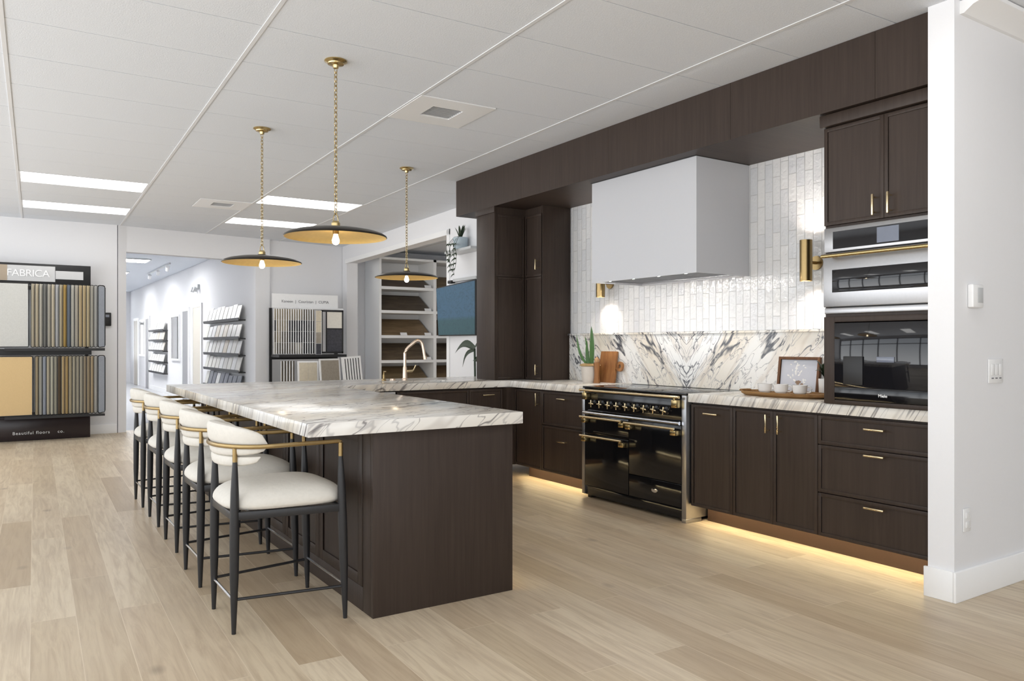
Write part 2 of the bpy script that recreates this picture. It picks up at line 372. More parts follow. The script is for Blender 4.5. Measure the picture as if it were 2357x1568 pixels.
# back wall (left piece, header above the corridor opening, right piece)
by = lambda x: 12.38 + (x - 1.33) * .155
m = MB(); m.box(-3.5, 1.35, 12.36, 12.5, 0, CEIL)
struct(m.build('wall_back_left', 'paint', smooth=False))
m = MB()
m.prism([(1.36, 12.36), (1.47, 12.40), (1.47, 12.56), (1.36, 12.56)], 0, CEIL)
m.prism([(1.47, by(1.47)), (3.38, by(3.38)), (3.38, by(3.38) + .16), (1.47, by(1.47) + .16)], 2.60, CEIL)
m.prism([(3.38, by(3.38)), (3.62, by(3.62)), (3.62, by(3.62) + .16), (3.38, by(3.38) + .16)], 0, CEIL)
m.prism([(3.62, by(3.62) + .05), (4.97, by(4.97) + .05), (4.97, by(4.97) + .2), (3.62, by(3.62) + .2)], 0, CEIL)
struct(m.build('wall_back', 'paint', smooth=False))
m = MB()   # corridor
m.box(3.45, 3.6, 12.9, 28.2, 0, CEIL); m.box(-1, -.85, 12.6, 28.2, 0, CEIL); m.box(-1, 2.3, 28.1, 28.25, 0, CEIL); m.box(3.22, 3.6, 28.1, 28.25, 0, CEIL)
m.box(2.3, 3.22, 28.1, 28.25, 0, .7); m.box(2.3, 3.22, 28.1, 28.25, 2.75, CEIL)
struct(m.build('wall_corridor', 'paint', smooth=False))
m = MB(); m.box(2.3, 3.22, 28.05, 28.1, 1.9, 1.98); m.box(2.3, 3.22, 28.05, 28.1, .68, .74); m.box(2.74, 2.78, 28.05, 28.1, .7, 2.75)
struct(m.build('window_1', 'blackm', smooth=False))
# near white wall beside the oven tower: a thick nib and the wall running off to the right
m = MB(); m.prism([(3.90, 1.995), (9, 1.995), (9, 2.05), (3.985, 2.05), (3.985, 2.125), (3.90, 2.125)], 0, 3.3)
struct(m.build('wall_near', 'paint', smooth=False))
m = MB(); m.box(3.885, 9, 1.98, 1.9949, 0, .15, .003); m.box(3.885, 3.8999, 1.9949, 2.14, 0, .15, .003)
struct(m.build('baseboard_near', 'trimw'))
m = MB(); m.prism([(1.9949, 2.90), (1.9949, 2.965), (1.86, 2.965), (1.86, 2.945), (1.93, 2.93), (1.975, 2.90)], 3.95, 9, 'yz')
struct(m.build('trim_3', 'trimw'))
m = MB(); m.box(4.4, 8.8, -1.0, 1.86, 2.94, 2.9655); struct(m.build('ceiling_grille', 'perfor', smooth=False))
m = MB(); m.box(-3.5, 1.34, 12.345, 12.36, 0, .13, .003); struct(m.build('baseboard_back', 'trimw'))
m = MB(); m.box(3.437, 3.45, 12.95, 17.0, 0, .12); m.box(3.437, 3.45, 19.1, 23.9, 0, .12); struct(m.build('baseboard_corridor', 'trimw'))
# doors and windows of the corridor wall
def cdoor(n, y0, y1, h, mat, edge=None):
    m = MB(); m.box(3.425, 3.449, y0, y1, .01, h); o = struct(m.build('door_%d' % n, mat, smooth=False))
    m = MB(); m.box(3.415, 3.4495, y1, y1 + .1, 0, h + .08); m.box(3.415, 3.4495, y0 - .1, y0, 0, h + .08); m.box(3.415, 3.4495, y0, y1, h, h + .08)
    m.build('door_frame', edge or 'trimw', o, smooth=False)
    if edge: m = MB(); m.box(3.420, 3.425, y0, y0 + .22, .01, h); m.build('door_edge', 'beigeedge', o, smooth=False)
cdoor(1, 17.1, 17.86, 2.05, 'beigedoor'); cdoor(2, 18.4, 19.04, 2.01, 'greydoor'); cdoor(3, 24.0, 24.6, 1.99, 'greydoor'); cdoor(4, 26.2, 27.0, 1.99, 'beigedoor')
def cwin(n, y0, y1, z0, z1):
    m = MB(); m.box(3.43, 3.449, y0, y1, z0, z1); o = struct(m.build('window_%d' % n, 'greywin', smooth=False))
    m = MB(); t = .05
    m.box(3.41, 3.4495, y0 - t, y1 + t, z1, z1 + t); m.box(3.41, 3.4495, y0 - t, y1 + t, z0 - t, z0); m.box(3.41, 3.4495, y0 - t, y0, z0, z1); m.box(3.41, 3.4495, y1, y1 + t, z0, z1)
    m.build('window_frame', 'trimw', o, smooth=False)
    m = MB(); m.box(3.424, 3.43, y0 + .04, y0 + .2, z0, z1); m.build('window_stile', 'blackm', o, smooth=False)
cwin(2, 19.5, 20.45, .92, 1.92); cwin(3, 24.8, 25.8, .96, 1.94)
# storefront behind and to the left of the viewer (daylight comes through it)
def storefront(n, a, b2, fix, axis):
    m = MB(); L = b2 - a; k = int(L / 1.6)
    bars = [a + L * i / k for i in range(k + 1)]
    for u in bars:
        if axis == 'x': m.box(u - .03, u + .03, fix - .05, fix + .05, .25, 2.75)
        else: m.box(fix - .05, fix + .05, u - .03, u + .03, .25, 2.75)
    for z in (.25, 2.2, 2.72):
        if axis == 'x': m.box(a, b2, fix - .05, fix + .05, z, z + .06)
        else: m.box(fix - .05, fix + .05, a, b2, z, z + .06)
    struct(m.build('window_%d' % n, 'blackm', smooth=False))
    m = MB()
    for z0, z1 in ((0, .25), (2.78, 3.0)):
        if axis == 'x': m.box(a, b2, fix - .08, fix + .08, z0, z1)
        else: m.box(fix - .08, fix + .08, a, b2, z0, z1)
    return m
struct(storefront(4, -3.4, 3.6, -7, 'x').box(3.7, 9, -7.08, -6.92, 0, 3.0).build('wall_front', 'paint', smooth=False))  # solid stretch, unseen, added to cut the daylight from behind
struct(storefront(5, -6.9, 12.3, -3.4, 'y').build('wall_left', 'paint', smooth=False))
for nm, loc, rot, sx_, sy_ in (('daylight_portal', (-3.3, 2.7, 1.5), (0, -PI / 2, 0), 2.5, 19.0), ('daylight_portal', (.1, -6.9, 1.5), (PI / 2, 0, 0), 7.0, 2.5)):
    L = bpy.data.lights.new(nm, 'AREA'); L.shape = 'RECTANGLE'; L.size = sx_; L.size_y = sy_; L.cycles.is_portal = True
    o = bpy.data.objects.new(nm, L); C.objects.link(o); o.location = loc; o.rotation_euler = rot
m = MB(); m.box(9.0, 9.1, -7.08, 2.05, 0, CEIL); struct(m.build('wall_light_block', 'paint', smooth=False))  # unseen wall added to shut out light from the open right side
# ------------------------------------------------------------------ ceiling light panels and air vents
def light_panel(i, k, label, grp):
    x, y = TX0 + TDX * (i + .5), TY0 + TDY * (k + .5); wxy = bw(x, y)
    t = thing('ceiling_light', label, 'light', (wxy[0], wxy[1], CEIL), -math.atan(RS), grp)
    m = MB(); hx, hy = TDX / 2 - .006, TDY / 2 - .004
    for a in ((-hx, hx, -hy, -hy + .02), (-hx, hx, hy - .02, hy), (-hx, -hx + .02, -hy + .02, hy - .02), (hx - .02, hx, -hy + .02, hy - .02)): m.box(a[0], a[1], a[2], a[3], -.003, .012)
    m.build('frame', 'tee', t, smooth=False)
    m = MB(); m.box(-hx + .02, hx - .02, -hy + .02, hy - .02, .002, .01); m.build('diffuser', 'panel', t, smooth=False)
    return t
seen = {(0, 10): 'bright flat ceiling panel at far left, the nearer of two', (0, 13): 'bright flat ceiling panel at far left, nearest the back wall',
        (2, 10): 'bright flat ceiling panel above the rightmost far display, crossed by a pendant chain', (2, 13): 'bright flat ceiling panel behind the middle pendant, close to back wall'}
for p in panels:
    light_panel(p[0], p[1], seen.get(p, 'added flat ceiling panel light brightening the room from outside the view'), 'lit ceiling panels' if p in seen else 'added ceiling panels out of view')
def ceiling_vent(x, y, label):
    wxy = bw(x, y); t = thing('ceiling_vent', label, 'vent', (wxy[0], wxy[1], CEIL), -math.atan(RS), 'ceiling air vents')
    h = TDX / 4 - .004; h2 = TDY / 2 - .004; r = .12
    m = MB(); q = .006
    m.box(-h, -r, -h2, h2, -q, .012); m.box(r, h, -h2, h2, -q, .012); m.box(-r, r, -h2, -r, -q, .012); m.box(-r, r, r, h2, -q, .012)
    m.build('face_plate', 'trimw', t, smooth=False)
    m = MB(); m.box(-r, r, -r, r, .03, .04); m.build('duct_opening', 'blackm', t, smooth=False)
    m = MB()
    for k in range(8):
        y0 = -r + .03 * k + .004; m.prism([(y0, -.004), (y0 + .004, -.004), (y0 + .022, .018), (y0 + .018, .018)], -r, r, 'yz')
    m.build('louvres', 'tee', t, smooth=False)
    return t
ceiling_vent(TX0 + TDX * 2.25, TY0 + TDY * 3.5, 'square white ceiling air vent near the header, the nearer one')
ceiling_vent(TX0 + TDX * 1.75, TY0 + TDY * 11.5, 'small far white ceiling air vent between the lit panels')
# ------------------------------------------------------------------ cabinets
def door_mesh(w, h, th=.02, fr=.022, rec=.007):
    m = MB(); b = .0015
    m.box(0, w, rec, th, 0, h)
    m.box(0, fr, 0, th, 0, h, b); m.box(w - fr, w, 0, th, 0, h, b); m.box(fr, w - fr, 0, th, 0, fr, b); m.box(fr, w - fr, 0, th, h - fr, h, b)
    return m
def pull(parent, x, z, L, vert, mat='gold', dep=.032):
    m = MB(); r = .0055
    if vert:
        m.box(x - .006, x + .006, -dep - .010, -dep + .004, z - L / 2, z + L / 2, .004)
        for s in (-1, 1): m.box(x - .004, x + .004, -dep, .0, z + s * (L / 2 - .018) - .004, z + s * (L / 2 - .018) + .004)
    else:
        m.box(x - L / 2, x + L / 2, -dep - .010, -dep + .004, z - .006, z + .006, .004)
        for s in (-1, 1): m.box(x + s * (L / 2 - .018) - .004, x + s * (L / 2 - .018) + .004, -dep, 0, z - .004, z + .004)
    return m.build('handle', mat, parent, label='pale gold bar handle')
def front(parent, name, x, z, w, h, y=-.02, hx=None, hz=None, L=.11, vert=False, mat='wood', fr=.022):
    o = door_mesh(w, h, fr=fr).build(name, mat, parent); o.location = (x, y, z)
    if hx is not None: pull(o, hx - x, hz - z, L, vert)
    return o
def cabinet(label, cat, y1, y0, z0, z1, xf, depth, loc_rz=FX, x0=None):
    """unit facing -X between Y=y1 (viewer's left) and Y=y0; xf = plane of the door faces"""
    return thing('base_cabinet', label, cat, (xf + .02, y1, 0), loc_rz)
g = .002
GB = 'dark oak base cabinets'
def base_unit(label, w, loc, rz, group=GB, depth=.568, led=True, hollow=False):
    t = thing('base_cabinet', label, 'cabinet', loc, rz, group)
    m = MB()
    if hollow: m.box(0, w, 0, depth, .125, .15); m.box(0, .018, 0, depth, .15, .858); m.box(w - .018, w, 0, depth, .15, .858); m.box(.018, w - .018, 0, .018, .15, .858)
    else: m.box(0, w, 0, depth, .125, .858)
    m.build('body', 'wood', t, smooth=False)
    m = MB(); m.box(0, w, .15, .165, 0.0, .125); m.build('toe_kick', 'toe', t, smooth=False)
    if led:
        m = MB(); m.box(.003, w - .003, .075, .087, .1215, .1248); m.build('light_strip', 'led', t, smooth=False)
    return t
XF = 4.08     # carcass front plane; doors stand 20 mm proud
# right of the range
u = base_unit('narrow dark oak cabinet with one pull-out door, right beside the black range', .374, (XF, 3.893, 0), FX)
front(u, 'door', g, .13, .37, .715, hx=.207, hz=.79, L=.125)
u = base_unit('dark oak cabinet with two tall doors and paired vertical handles', .646, (XF, 3.519, 0), FX)
front(u, 'door', g, .13, .324 - g, .715, hx=.295, hz=.765, L=.12, vert=True)
front(u, 'door', .324 + g, .13, .322 - 2 * g, .715, hx=.387, hz=.765, L=.12, vert=True)
u = base_unit('wide dark oak cabinet with three stacked drawers under the oven tower', .818, (XF, 2.873, 0), FX)
wdr = .76
for z0, h, hz in ((.675, .17, .792), (.39, .28, .645), (.13, .255, .353)): front(u, 'drawer', g, z0, .814, h, hx=.377, hz=hz, L=.12)
# left of the range
u = base_unit('dark oak cabinet with two deep drawers, left beside the black range', .606, (XF, 5.711, 0), FX)
for z0, h, hz in ((.545, .30, .79), (.13, .41, .42)): front(u, 'drawer', g, z0, .602, h, hx=.33, hz=hz, L=.12)
u = base_unit('narrow corner base cabinet with one vertical handle beside the drawers', .449, (XF, 6.16, 0), FX)
front(u, 'door', g, .13, .445, .715, hx=.40, hz=.765, L=.12, vert=True)
# sink run, fronts look along -Y at y = 6.22
YS = 6.24
t = thing('corner_filler', 'plain dark oak corner post between the sink cabinets and corner cabinet', 'panel', (3.97, YS, 0))
m = MB(); m.box(0, .68, 0, .6, .125, .858); m.box(.001, .11, -.08, -.001, .125, .858); m.build('body', 'wood', t, smooth=False)
u = base_unit('sink-run dark oak cabinet with one drawer and a short handle in the corner', .37, (3.60, YS, 0), 0)
front(u, 'drawer', g, .62, .366, .225, hx=.19, hz=.792, L=.125); front(u, 'door', g, .13, .366, .485)
u = base_unit('wide dark oak sink cabinet with a plain false front below the tap', .73, (2.87, YS, 0), 0, hollow=True)
front(u, 'false_front', g, .62, .726, .225); front(u, 'door', g, .13, .361, .485); front(u, 'door', .365, .13, .361, .485)
t = thing('dishwasher', 'black dishwasher in the sink run close to the island', 'dishwasher', (2.26, YS, 0))
m = MB(); m.box(0, .6, 0, .56, .1, .855); m.build('body', 'blackm', t, smooth=False)
m = MB(); m.box(.003, .597, -.02, -.0005, .12, .80, .003); m.build('door', 'wood', t)
m = MB(); m.box(.003, .597, -.02, -.0005, .803, .852, .003); m.build('control_strip', 'steel', t)
# island
t = thing('kitchen_island', 'large dark oak island body with plain end panel and framed stool side', 'island', (1.423, 3.346, 0))
m = MB(); m.box(.03, .66, .03, 3.75, .10, .858); m.build('body', 'wood', t, smooth=False)
m = MB(); m.box(0, .771, 0, .028, 0, .859, .0015); m.build('end_panel', 'wood', t)
m = MB(); m.box(.012, .0295, .0285, 3.75, 0, .859)
m.box(0, .012, .0285, .12, 0, .859, .001); m.box(0, .012, .1205, 3.75, 0, .115, .001)
m.build('side_board', 'wood', t)
ys = [.1225 + .602 * i for i in range(6)]
for y in ys:
    o = door_mesh(.596, .735, .014, .055, .008).build('side_panel', 'wood', t); o.location = (-.003, y + .598, .118); o.rotation_euler = (0, 0, -PI / 2)
m = MB(); m.box(.60, .615, .03, 3.75, 0, .10); m.build('toe_kick', 'toe', t, smooth=False)
m = MB(); m.box(.64, .652, .05, 2.7, .092, .0998); m.build('light_strip', 'led', t, smooth=False)
# ------------------------------------------------------------------ worktops
def slab(name, cells, z0, z1, mat, label, warp=None, bev=.0025):
    """cells: set of grid rectangles given as lists of xs, ys and a filled(i,j) test"""
    xs, ys_, fill = cells; b = bmesh.new(); V = {}
    def v(i, j, k):
        if (i, j, k) not in V:
            x, y = xs[i], ys_[j]
            if warp: x, y = warp(x, y)
            V[(i, j, k)] = b.verts.new((x, y, (z0, z1)[k]))
        return V[(i, j, k)]
    nx, ny = len(xs) - 1, len(ys_) - 1
    F = lambda i, j: 0 <= i < nx and 0 <= j < ny and fill(i, j)
    for i in range(nx):
        for j in range(ny):
            if not F(i, j): continue
            b.faces.new((v(i, j, 1), v(i + 1, j, 1), v(i + 1, j + 1, 1), v(i, j + 1, 1))); b.faces.new((v(i, j, 0), v(i, j + 1, 0), v(i + 1, j + 1, 0), v(i + 1, j, 0)))
            if not F(i - 1, j): b.faces.new((v(i, j, 0), v(i, j, 1), v(i, j + 1, 1), v(i, j + 1, 0)))
            if not F(i + 1, j): b.faces.new((v(i + 1, j, 0), v(i + 1, j + 1, 0), v(i + 1, j + 1, 1), v(i + 1, j, 1)))
            if not F(i, j - 1): b.faces.new((v(i, j, 0), v(i + 1, j, 0), v(i + 1, j, 1), v(i, j, 1)))
            if not F(i, j + 1): b.faces.new((v(i, j + 1, 0), v(i, j + 1, 1), v(i + 1, j + 1, 1), v(i + 1, j + 1, 0)))
    bmesh.ops.recalc_face_normals(b, faces=b.faces)
    ed = [e for e in b.edges if len(e.link_faces) == 2 and e.calc_face_angle(0) > 1]
    bmesh.ops.bevel(b, geom=ed, offset=bev, segments=2, profile=.5, affect='EDGES')
    m = MB(); m.bm.free(); m.bm = b
    return tag(m.build(name, mat), label, 'worktop')
xs = [1.105, 2.235, 2.93, 3.55, 4.03, 4.648]; yy = [3.31, 5.125, 6.20, 6.36, 6.68, 7.2]
def fill(i, j):
    if i == 0: return True
    if i == 4: return j >= 1
    if j >= 2: return not (i == 2 and j == 3)
    return False
def warp(x, y):
    if x == 2.235: x += max(0, min(1, (y - 3.31) / 2.9)) * .06
    if x == 1.105: x += max(0, (y - 3.31) / 3.9) * .06
    return x, y
slab('island_worktop', (xs, yy, fill), .861, .921, 'marble', 'U-shaped marble worktop over the island, sink run and corner', warp)
slab('range_side_worktop', ([4.03, 4.648], [2.07, 3.892], lambda i, j: True), .861, .921, 'marble', 'marble worktop strip between the black range and white wall')
t = thing('undermount_sink', 'steel undermount sink behind the island below the champagne tap', 'sink', (2.93, 6.36, .86))
m = MB(); w, d, h = .62, .32, .2
m.box(0, w, 0, d, -h, -h + .006); m.box(0, .006, 0, d, -h, 0); m.box(w - .006, w, 0, d, -h, 0); m.box(0, w, 0, .006, -h, 0); m.box(0, w, d - .006, d, -h, 0); m.build('basin', 'steel', t, smooth=False)
m = MB(); m.lathe([(0, .004), (.035, .004), (.035, 0), (0, 0)], 20, mat=T(w / 2, d / 2, -h + .006)); m.build('drain', 'chrome', t)
# backsplash slab with its little ledge
m = MB(); m.box(4.616, 4.637, 2.793, 6.028, .922, 1.352); m.box(4.595, 4.637, 2.793, 6.028, 1.352, 1.37, .002)
tag(m.build('marble_backsplash', 'book'), 'bookmatched marble backsplash slab with a thin ledge behind the range', 'backsplash')
# ------------------------------------------------------------------ bulkhead over the kitchen
t = thing('wood_bulkhead', 'long dark oak bulkhead boxed under the ceiling above the kitchen', 'bulkhead', (3.95, 7.10, 2.60), FX)
m = MB(); e = 0
for w in (1.22, 1.22, 1.22, 1.0, .31): m.box(e + .001, e + w - .001, 0, .02, 0, .368); e += w
m.build('front_panel', 'wood', t, smooth=False)
m = MB(); m.box(0, 4.97, .0205, .69, 0, .018); m.build('soffit', 'woodh', t, smooth=False)
m = MB(); m.box(0, .02, .0205, .69, .0185, .368); m.build('end_panel', 'wood', t, smooth=False)
# ------------------------------------------------------------------ corner tall cabinet standing on the worktop
t = thing('corner_wall_cabinet', 'tall dark oak corner cabinet standing on the worktop left of the hood', 'cabinet', (3.95, 6.68, .9215), FX)
H = 2.599 - .9215
m = MB(); m.box(.0, .318, .02, .69, 0, H); m.box(.318, .62, .374, .685, 0, H); m.build('body', 'wood', t, smooth=False)
m = MB(); m.box(0, .337, 0, .0195, 0, H, .001); m.build('end_panel', 'wood', t, label='outer end panel')
m = MB(); m.box(-.003, .346, -.01, -.0005, H - .06, H, .002); m.build('cornice', 'wood', t)
for z0, h in ((.004, .995), (1.003, .60)):
    o = door_mesh(.328, h, .018, .022).build('blind_panel', 'wood', t); o.location = (.336, .021, z0); o.rotation_euler = (0, 0, PI / 2)
for z0, h, hz in ((.004, .995, .10), (1.003, .60, 1.115)):
    o = front(t, 'door', .339, z0, .295, h, .354, hx=.565, hz=hz, L=.105, vert=True)
m = MB(); m.box(.6205, .64, .354, .685, 0, H, .001); m.build('side_panel', 'wood', t)
# ------------------------------------------------------------------ oven tower
t = thing('oven_tower', 'tall dark oak oven tower with two upper doors beside the white wall', 'cabinet', (4.02, 2.79, .9215), FX)
H = 2.598 - .9215; Wt = .735
m = MB()
m.box(0, .03, 0, .615, 0, H); m.box(Wt - .03, Wt, 0, .615, 0, H); m.box(.03, Wt - .03, .60, .615, 0, H); m.box(.03, Wt - .03, .0, .6, 1.02, H)
m.box(.03, Wt - .03, 0, .6, 0, .02); m.box(.03, Wt - .03, 0, .6, .50, .525)
m.build('body', 'wood', t, smooth=False)
m = MB(); m.box(-.012, Wt - .085, -.045, -.0005, 1.605, H - .002, .006); m.build('cornice', 'wood', t)
for x, hx in ((.003, .325), (.371, .412)): front(t, 'door', x, 1.035, .366, .565, hx=hx, hz=1.11, L=.118, vert=True)
m = MB(); m.box(.002, .07, -.02, -.0005, .004, .505, .002); m.box(.07, Wt - .002, -.02, -.0005, .474, .505, .002); m.box(.07, Wt - .002, -.02, -.0005, .004, .028, .002); m.box(.69, Wt - .002, -.02, -.0005, .028, .474, .001)
m.build('surround', 'wood', t)
t = thing('wall_oven', 'stainless steel built-in oven with long brass handle in the tower', 'oven', (4.02, 2.757, 1.448), FX)
m = MB(); m.box(.0, .67, .005, .56, 0, .485); m.build('body', 'blackm', t, smooth=False)
m = MB(); w = .70; x = -.028
m.box(x, w, -.022, -.0005, .352, .492, .003); m.build('control_panel', 'steel', t)
m = MB(); m.box(.03, w, -.0245, -.0222, .368, .468); m.build('glass_strip', 'glassb', t, smooth=False)
m = MB(); m.box(.30, .425, -.0262, -.0247, .376, .460); m.build('display', 'screen', t, smooth=False)
dr = MB().box(x, w, -.03, -.0005, .035, .345, .004).build('door', 'steel', t)
m = MB(); m.box(.03, w, -.0325, -.0302, .118, .248, .0008); m.build('window', 'glassb', dr)
m = MB(); m.tube([(x + .02, -.075, .325), (w - .04, -.075, .325)], .011, 14)
m.build('handle', 'brass', dr, label='long round brass handle')
m = MB()
for q in (x + .06, w - .08): m.tube([(q, -.075, .325), (q, -.030, .325)], .007, 10)
m.build('handle_post', 'brassd', dr)
m = MB(); m.box(x, w, -.018, -.0005, -.004, .03, .003); m.build('lower_trim', 'steel', t)
t = thing('coffee_machine', 'built-in black glass coffee machine below the stainless oven', 'coffee machine', (4.02, 2.757, .95), FX)
m = MB(); m.box(.041, .653, -.012, .5, .002, .44); m.build('body', 'blackm', t, smooth=False)
m = MB(); m.box(.041, .653, -.026, -.0125, .075, .440, .0015); m.build('glass_door', 'glassb', t)
m = MB(); m.box(.041, .653, -.026, -.0125, .002, .073, .0015); m.build('drip_front', 'enamel', t)
m = MB(); m.box(.10, .22, -.034, -.0265, .09, .25, .003); m.build('spout_block', 'blackm', t)
m = MB(); m.box(.30, .40, -.030, -.0265, .22, .25, .001); m.build('display', 'screen', t)
lettering('badge_lettering', 'Miele', .024, 'whiteink', t, (.335, -.027, .036), (PI / 2, 0, 0))
# ------------------------------------------------------------------ range hood
t = thing('range_hood', 'boxy satin white range hood hanging below the dark bulkhead', 'hood', (4.08, 5.02, 1.775), FX)
m = MB(); w, d, h = 1.16, .556, .822
m.box(0, w, 0, .012, 0, h); m.box(0, .012, .012, d, 0, h); m.box(w - .012, w, .012, d, 0, h); m.box(.012, w - .012, d - .012, d, 0, h); m.box(.012, w - .012, .012, d - .012, h - .012, h)
m.build('canopy', 'hood', t, smooth=False)
m = MB(); m.box(-.004, w + .004, -.012, d, h + .0005, h + .003); m.build('shadow_strip', 'blackm', t, smooth=False)
m = MB(); m.box(.013, w - .013, .013, .06, .012, .03); m.box(.013, w - .013, d - .05, d - .013, .012, .03); m.box(.013, .06, .06, d - .05, .012, .03); m.box(w - .06, w - .013, .06, d - .05, .012, .03)
m.build('liner', 'steel', t, smooth=False)
for k in range(3):
    m = MB(); x0 = .065 + k * .345
    m.box(x0, x0 + .335, .075, d - .06, .03, .036)
    for q in range(11): xx = x0 + .012 + q * .03; m.box(xx, xx + .012, .085, d - .07, .018, .03)
    m.build('baffle_filter', 'steel', t, smooth=False)
for k in range(4):
    m = MB(); m.lathe([(0, 0), (.03, 0), (.032, .006), (0, .006)], 20, mat=T(.16 + k * .28, .035, .006)); m.build('spotlight', 'ledw', t)
# ------------------------------------------------------------------ range cooker
t = thing('range_cooker', 'black enamel range cooker with brass handles and nine cross knobs', 'range cooker', (4.03, 5.085, 0), FX)
W_ = 1.18
m = MB(); m.box(.036, W_ - .045, .03, .62, .10, .885); m.build('body', 'enamel', t, smooth=False)
m = MB(); m.box(0, .035, -.005, .62, .03, .905, .003); m.build('side_panel', 'steel', t, label='brushed steel side post')
m = MB(); m.box(W_ - .044, W_, -.005, .62, .03, .905, .003); m.box(W_ - .044, W_ - .001, -.005, .15, .0, .0305, .002); m.build('side_panel', 'steel', t, label='brushed steel side post')
m = MB(); m.box(.036, W_ - .045, .006, .029, .026, .098, .002); m.box(.036, .08, .03, .6, 0, .0255); m.box(W_ - .09, W_ - .05, .03, .6, 0, .0255); m.build('plinth', 'enamel', t)
m = MB(); m.box(.004, W_ - .004, .0, .615, .9055, .921, .003); m.build('cooktop', 'glassb', t)
for (x, y, r) in ((.2, .2, .10), (.2, .45, .075), (.59, .32, .13), (.97, .2, .10), (.97, .45, .075)):
    m = MB(); m.lathe([(r, 0), (r + .004, 0), (r + .004, .0008), (r, .0008)], 40, close=True, mat=T(x, y, .9213)); m.build('burner_ring', 'gplastic', t)
m = MB(); m.box(.036, W_ - .045, -.004, .029, .72, .875, .002); m.build('control_panel', 'enamel', t)
m = MB(); m.tube([(.02, -.045, .892), (W_ - .03, -.045, .892)], .010, 12); m.build('towel_rail', 'gold', t)
for q in (.055, W_ - .105):
    m = MB(); m.box(q, q + .055, -.05, -.0045, .815, .872, .004); m.tube([(q + .027, -.045, .865), (q + .027, -.045, .892)], .008, 8); m.build('rail_bracket', 'brass', t)
for k in range(9):
    x = .163 + k * .103
    mm = MB(); A = T(x, -.0045, .785) @ RX(PI / 2)
    mm.lathe([(0, .0), (.030, .0), (.030, .004), (.012, .008), (.010, .03), (0, .03)], 20, mat=A)
    kn = mm.build('knob', 'enamel', t)
    mm = MB()
    for a in (0, PI / 2):
        B = T(x, -.04, .785) @ RY(a + .02 * k)
        mm.box(-.030, .030, -.006, .006, -.0055, .0055, .0035, mat=B)
    mm.lathe([(0, -.01), (.009, -.008), (.011, 0), (.009, .008), (0, .01)], 14, mat=T(x, -.042, .785) @ RX(PI / 2))
    mm.build('knob_cross', 'gold', kn)
m = MB(); m.tube([(.04, -.02, .705), (W_ - .05, -.02, .705)], .013, 12); m.build('silver_bar', 'chrome', t)
def oven_door(name, x0, x1, z0, z1, hz=None, bev=.003):
    o = MB().box(x0, x1, -.006, .029, z0, z1, bev).build(name, 'enamel', t)
    if hz:
        m = MB(); m.tube([(x0 + .0, -.06, hz + .012), (x1 - .02, -.06, hz + .012)], .009, 12); m.build('handle', 'gold', o)
        for q in (x0 + .006, x1 - .066):
            m = MB(); m.box(q, q + .056, -.056, -.0065, hz - .038, hz - .002, .005); m.box(q + .018, q + .04, -.066, -.052, hz - .006, hz + .018, .004); m.build('handle_bracket', 'brass', o)
    return o
oven_door('oven_door', .04, .575, .533, .688, .662); oven_door('oven_door', .04, .575, .104, .528, .508)
oven_door('oven_door', .582, W_ - .048, .272, .688, .655)
d = oven_door('storage_drawer', .582, W_ - .048, .104, .267)
m = MB(); m.lathe([(0, 0), (.032, 0), (.030, .005), (.02, .006), (0, .007)], 28, mat=T(.865, -.0065, .188) @ RX(PI / 2) @ Matrix.Diagonal((1, .55, 1, 1))); m.build('badge', 'chrome', d)
# ------------------------------------------------------------------ sconces
def sconce(x, y, z, label):
    t = thing('wall_sconce', label, 'sconce', (x, y, z), FX, 'brass cylinder wall sconces')
    m = MB(); m.lathe([(.037, -.138), (.041, -.138), (.041, .138), (.037, .138)], 32, close=True); m.build('tube', 'brassd', t)
    m = MB(); m.lathe([(0, .0), (.048, 0), (.048, .012), (0, .012)], 28, mat=T(0, .118, -.01) @ RX(-PI / 2) @ T(0, 0, -.012)); m.tube([(0, .04, -.01), (0, .106, -.01)], .010, 10); m.build('wall_mount', 'brassd', t)
    for s in (1, -1):
        m = MB(); m.lathe([(0, 0), (.034, 0), (.034, .004), (0, .004)], 24, mat=T(0, 0, s * .095 - .002)); m.build('lamp', 'sconcel', t)
    return t
s1 = sconce(4.517, 3.285, 1.832, 'brass cylinder sconce lighting tiles right of the hood')
dup(s1, 'brass cylinder sconce half hidden behind the lower left of the hood', (4.517, 5.437, 1.832))
# ------------------------------------------------------------------ tap and soap pump
t = thing('kitchen_faucet', 'tall champagne metal tap with angled spout on the sink run', 'faucet', (3.235, 6.83, .9215), math.radians(-30))
m = MB(); m.lathe([(0, 0), (.028, 0), (.028, .012), (.022, .018), (.019, .12), (.0165, .13), (0, .13)], 24); m.build('base', 'copper', t)
m = MB(); m.tube([(0, 0, .125), (0, 0, .26), (.012, -.0, .29), (.035, 0, .318), (.10, 0, .372), (.125, 0, .383), (.150, 0, .378), (.166, 0, .355), (.178, 0, .30), (.190, 0, .225)], .0145, 14); m.build('spout', 'copper', t)
m = MB(); m.tube([(.190, 0, .232), (.196, 0, .20)], .018, 14); m.build('spray_head', 'copper', t)
m = MB(); m.tube([(.015, 0, .085), (.07, 0, .088), (.085, .0, .10), (.105, 0, .145)], [.012, .012, .006, .005], 10); m.build('lever', 'gold', t)
t = thing('soap_pump', 'small dark bronze soap pump on the sink run left of tap', 'soap dispenser', (3.03, 6.86, .9215))
m = MB(); m.lathe([(0, 0), (.022, 0), (.022, .01), (.012, .016), (.010, .055), (0, .055)], 20); m.build('base', 'brassd', t)
m = MB(); m.tube([(0, 0, .05), (0, 0, .085), (.0, -.05, .085)], .006, 10); m.build('nozzle', 'brassd', t)
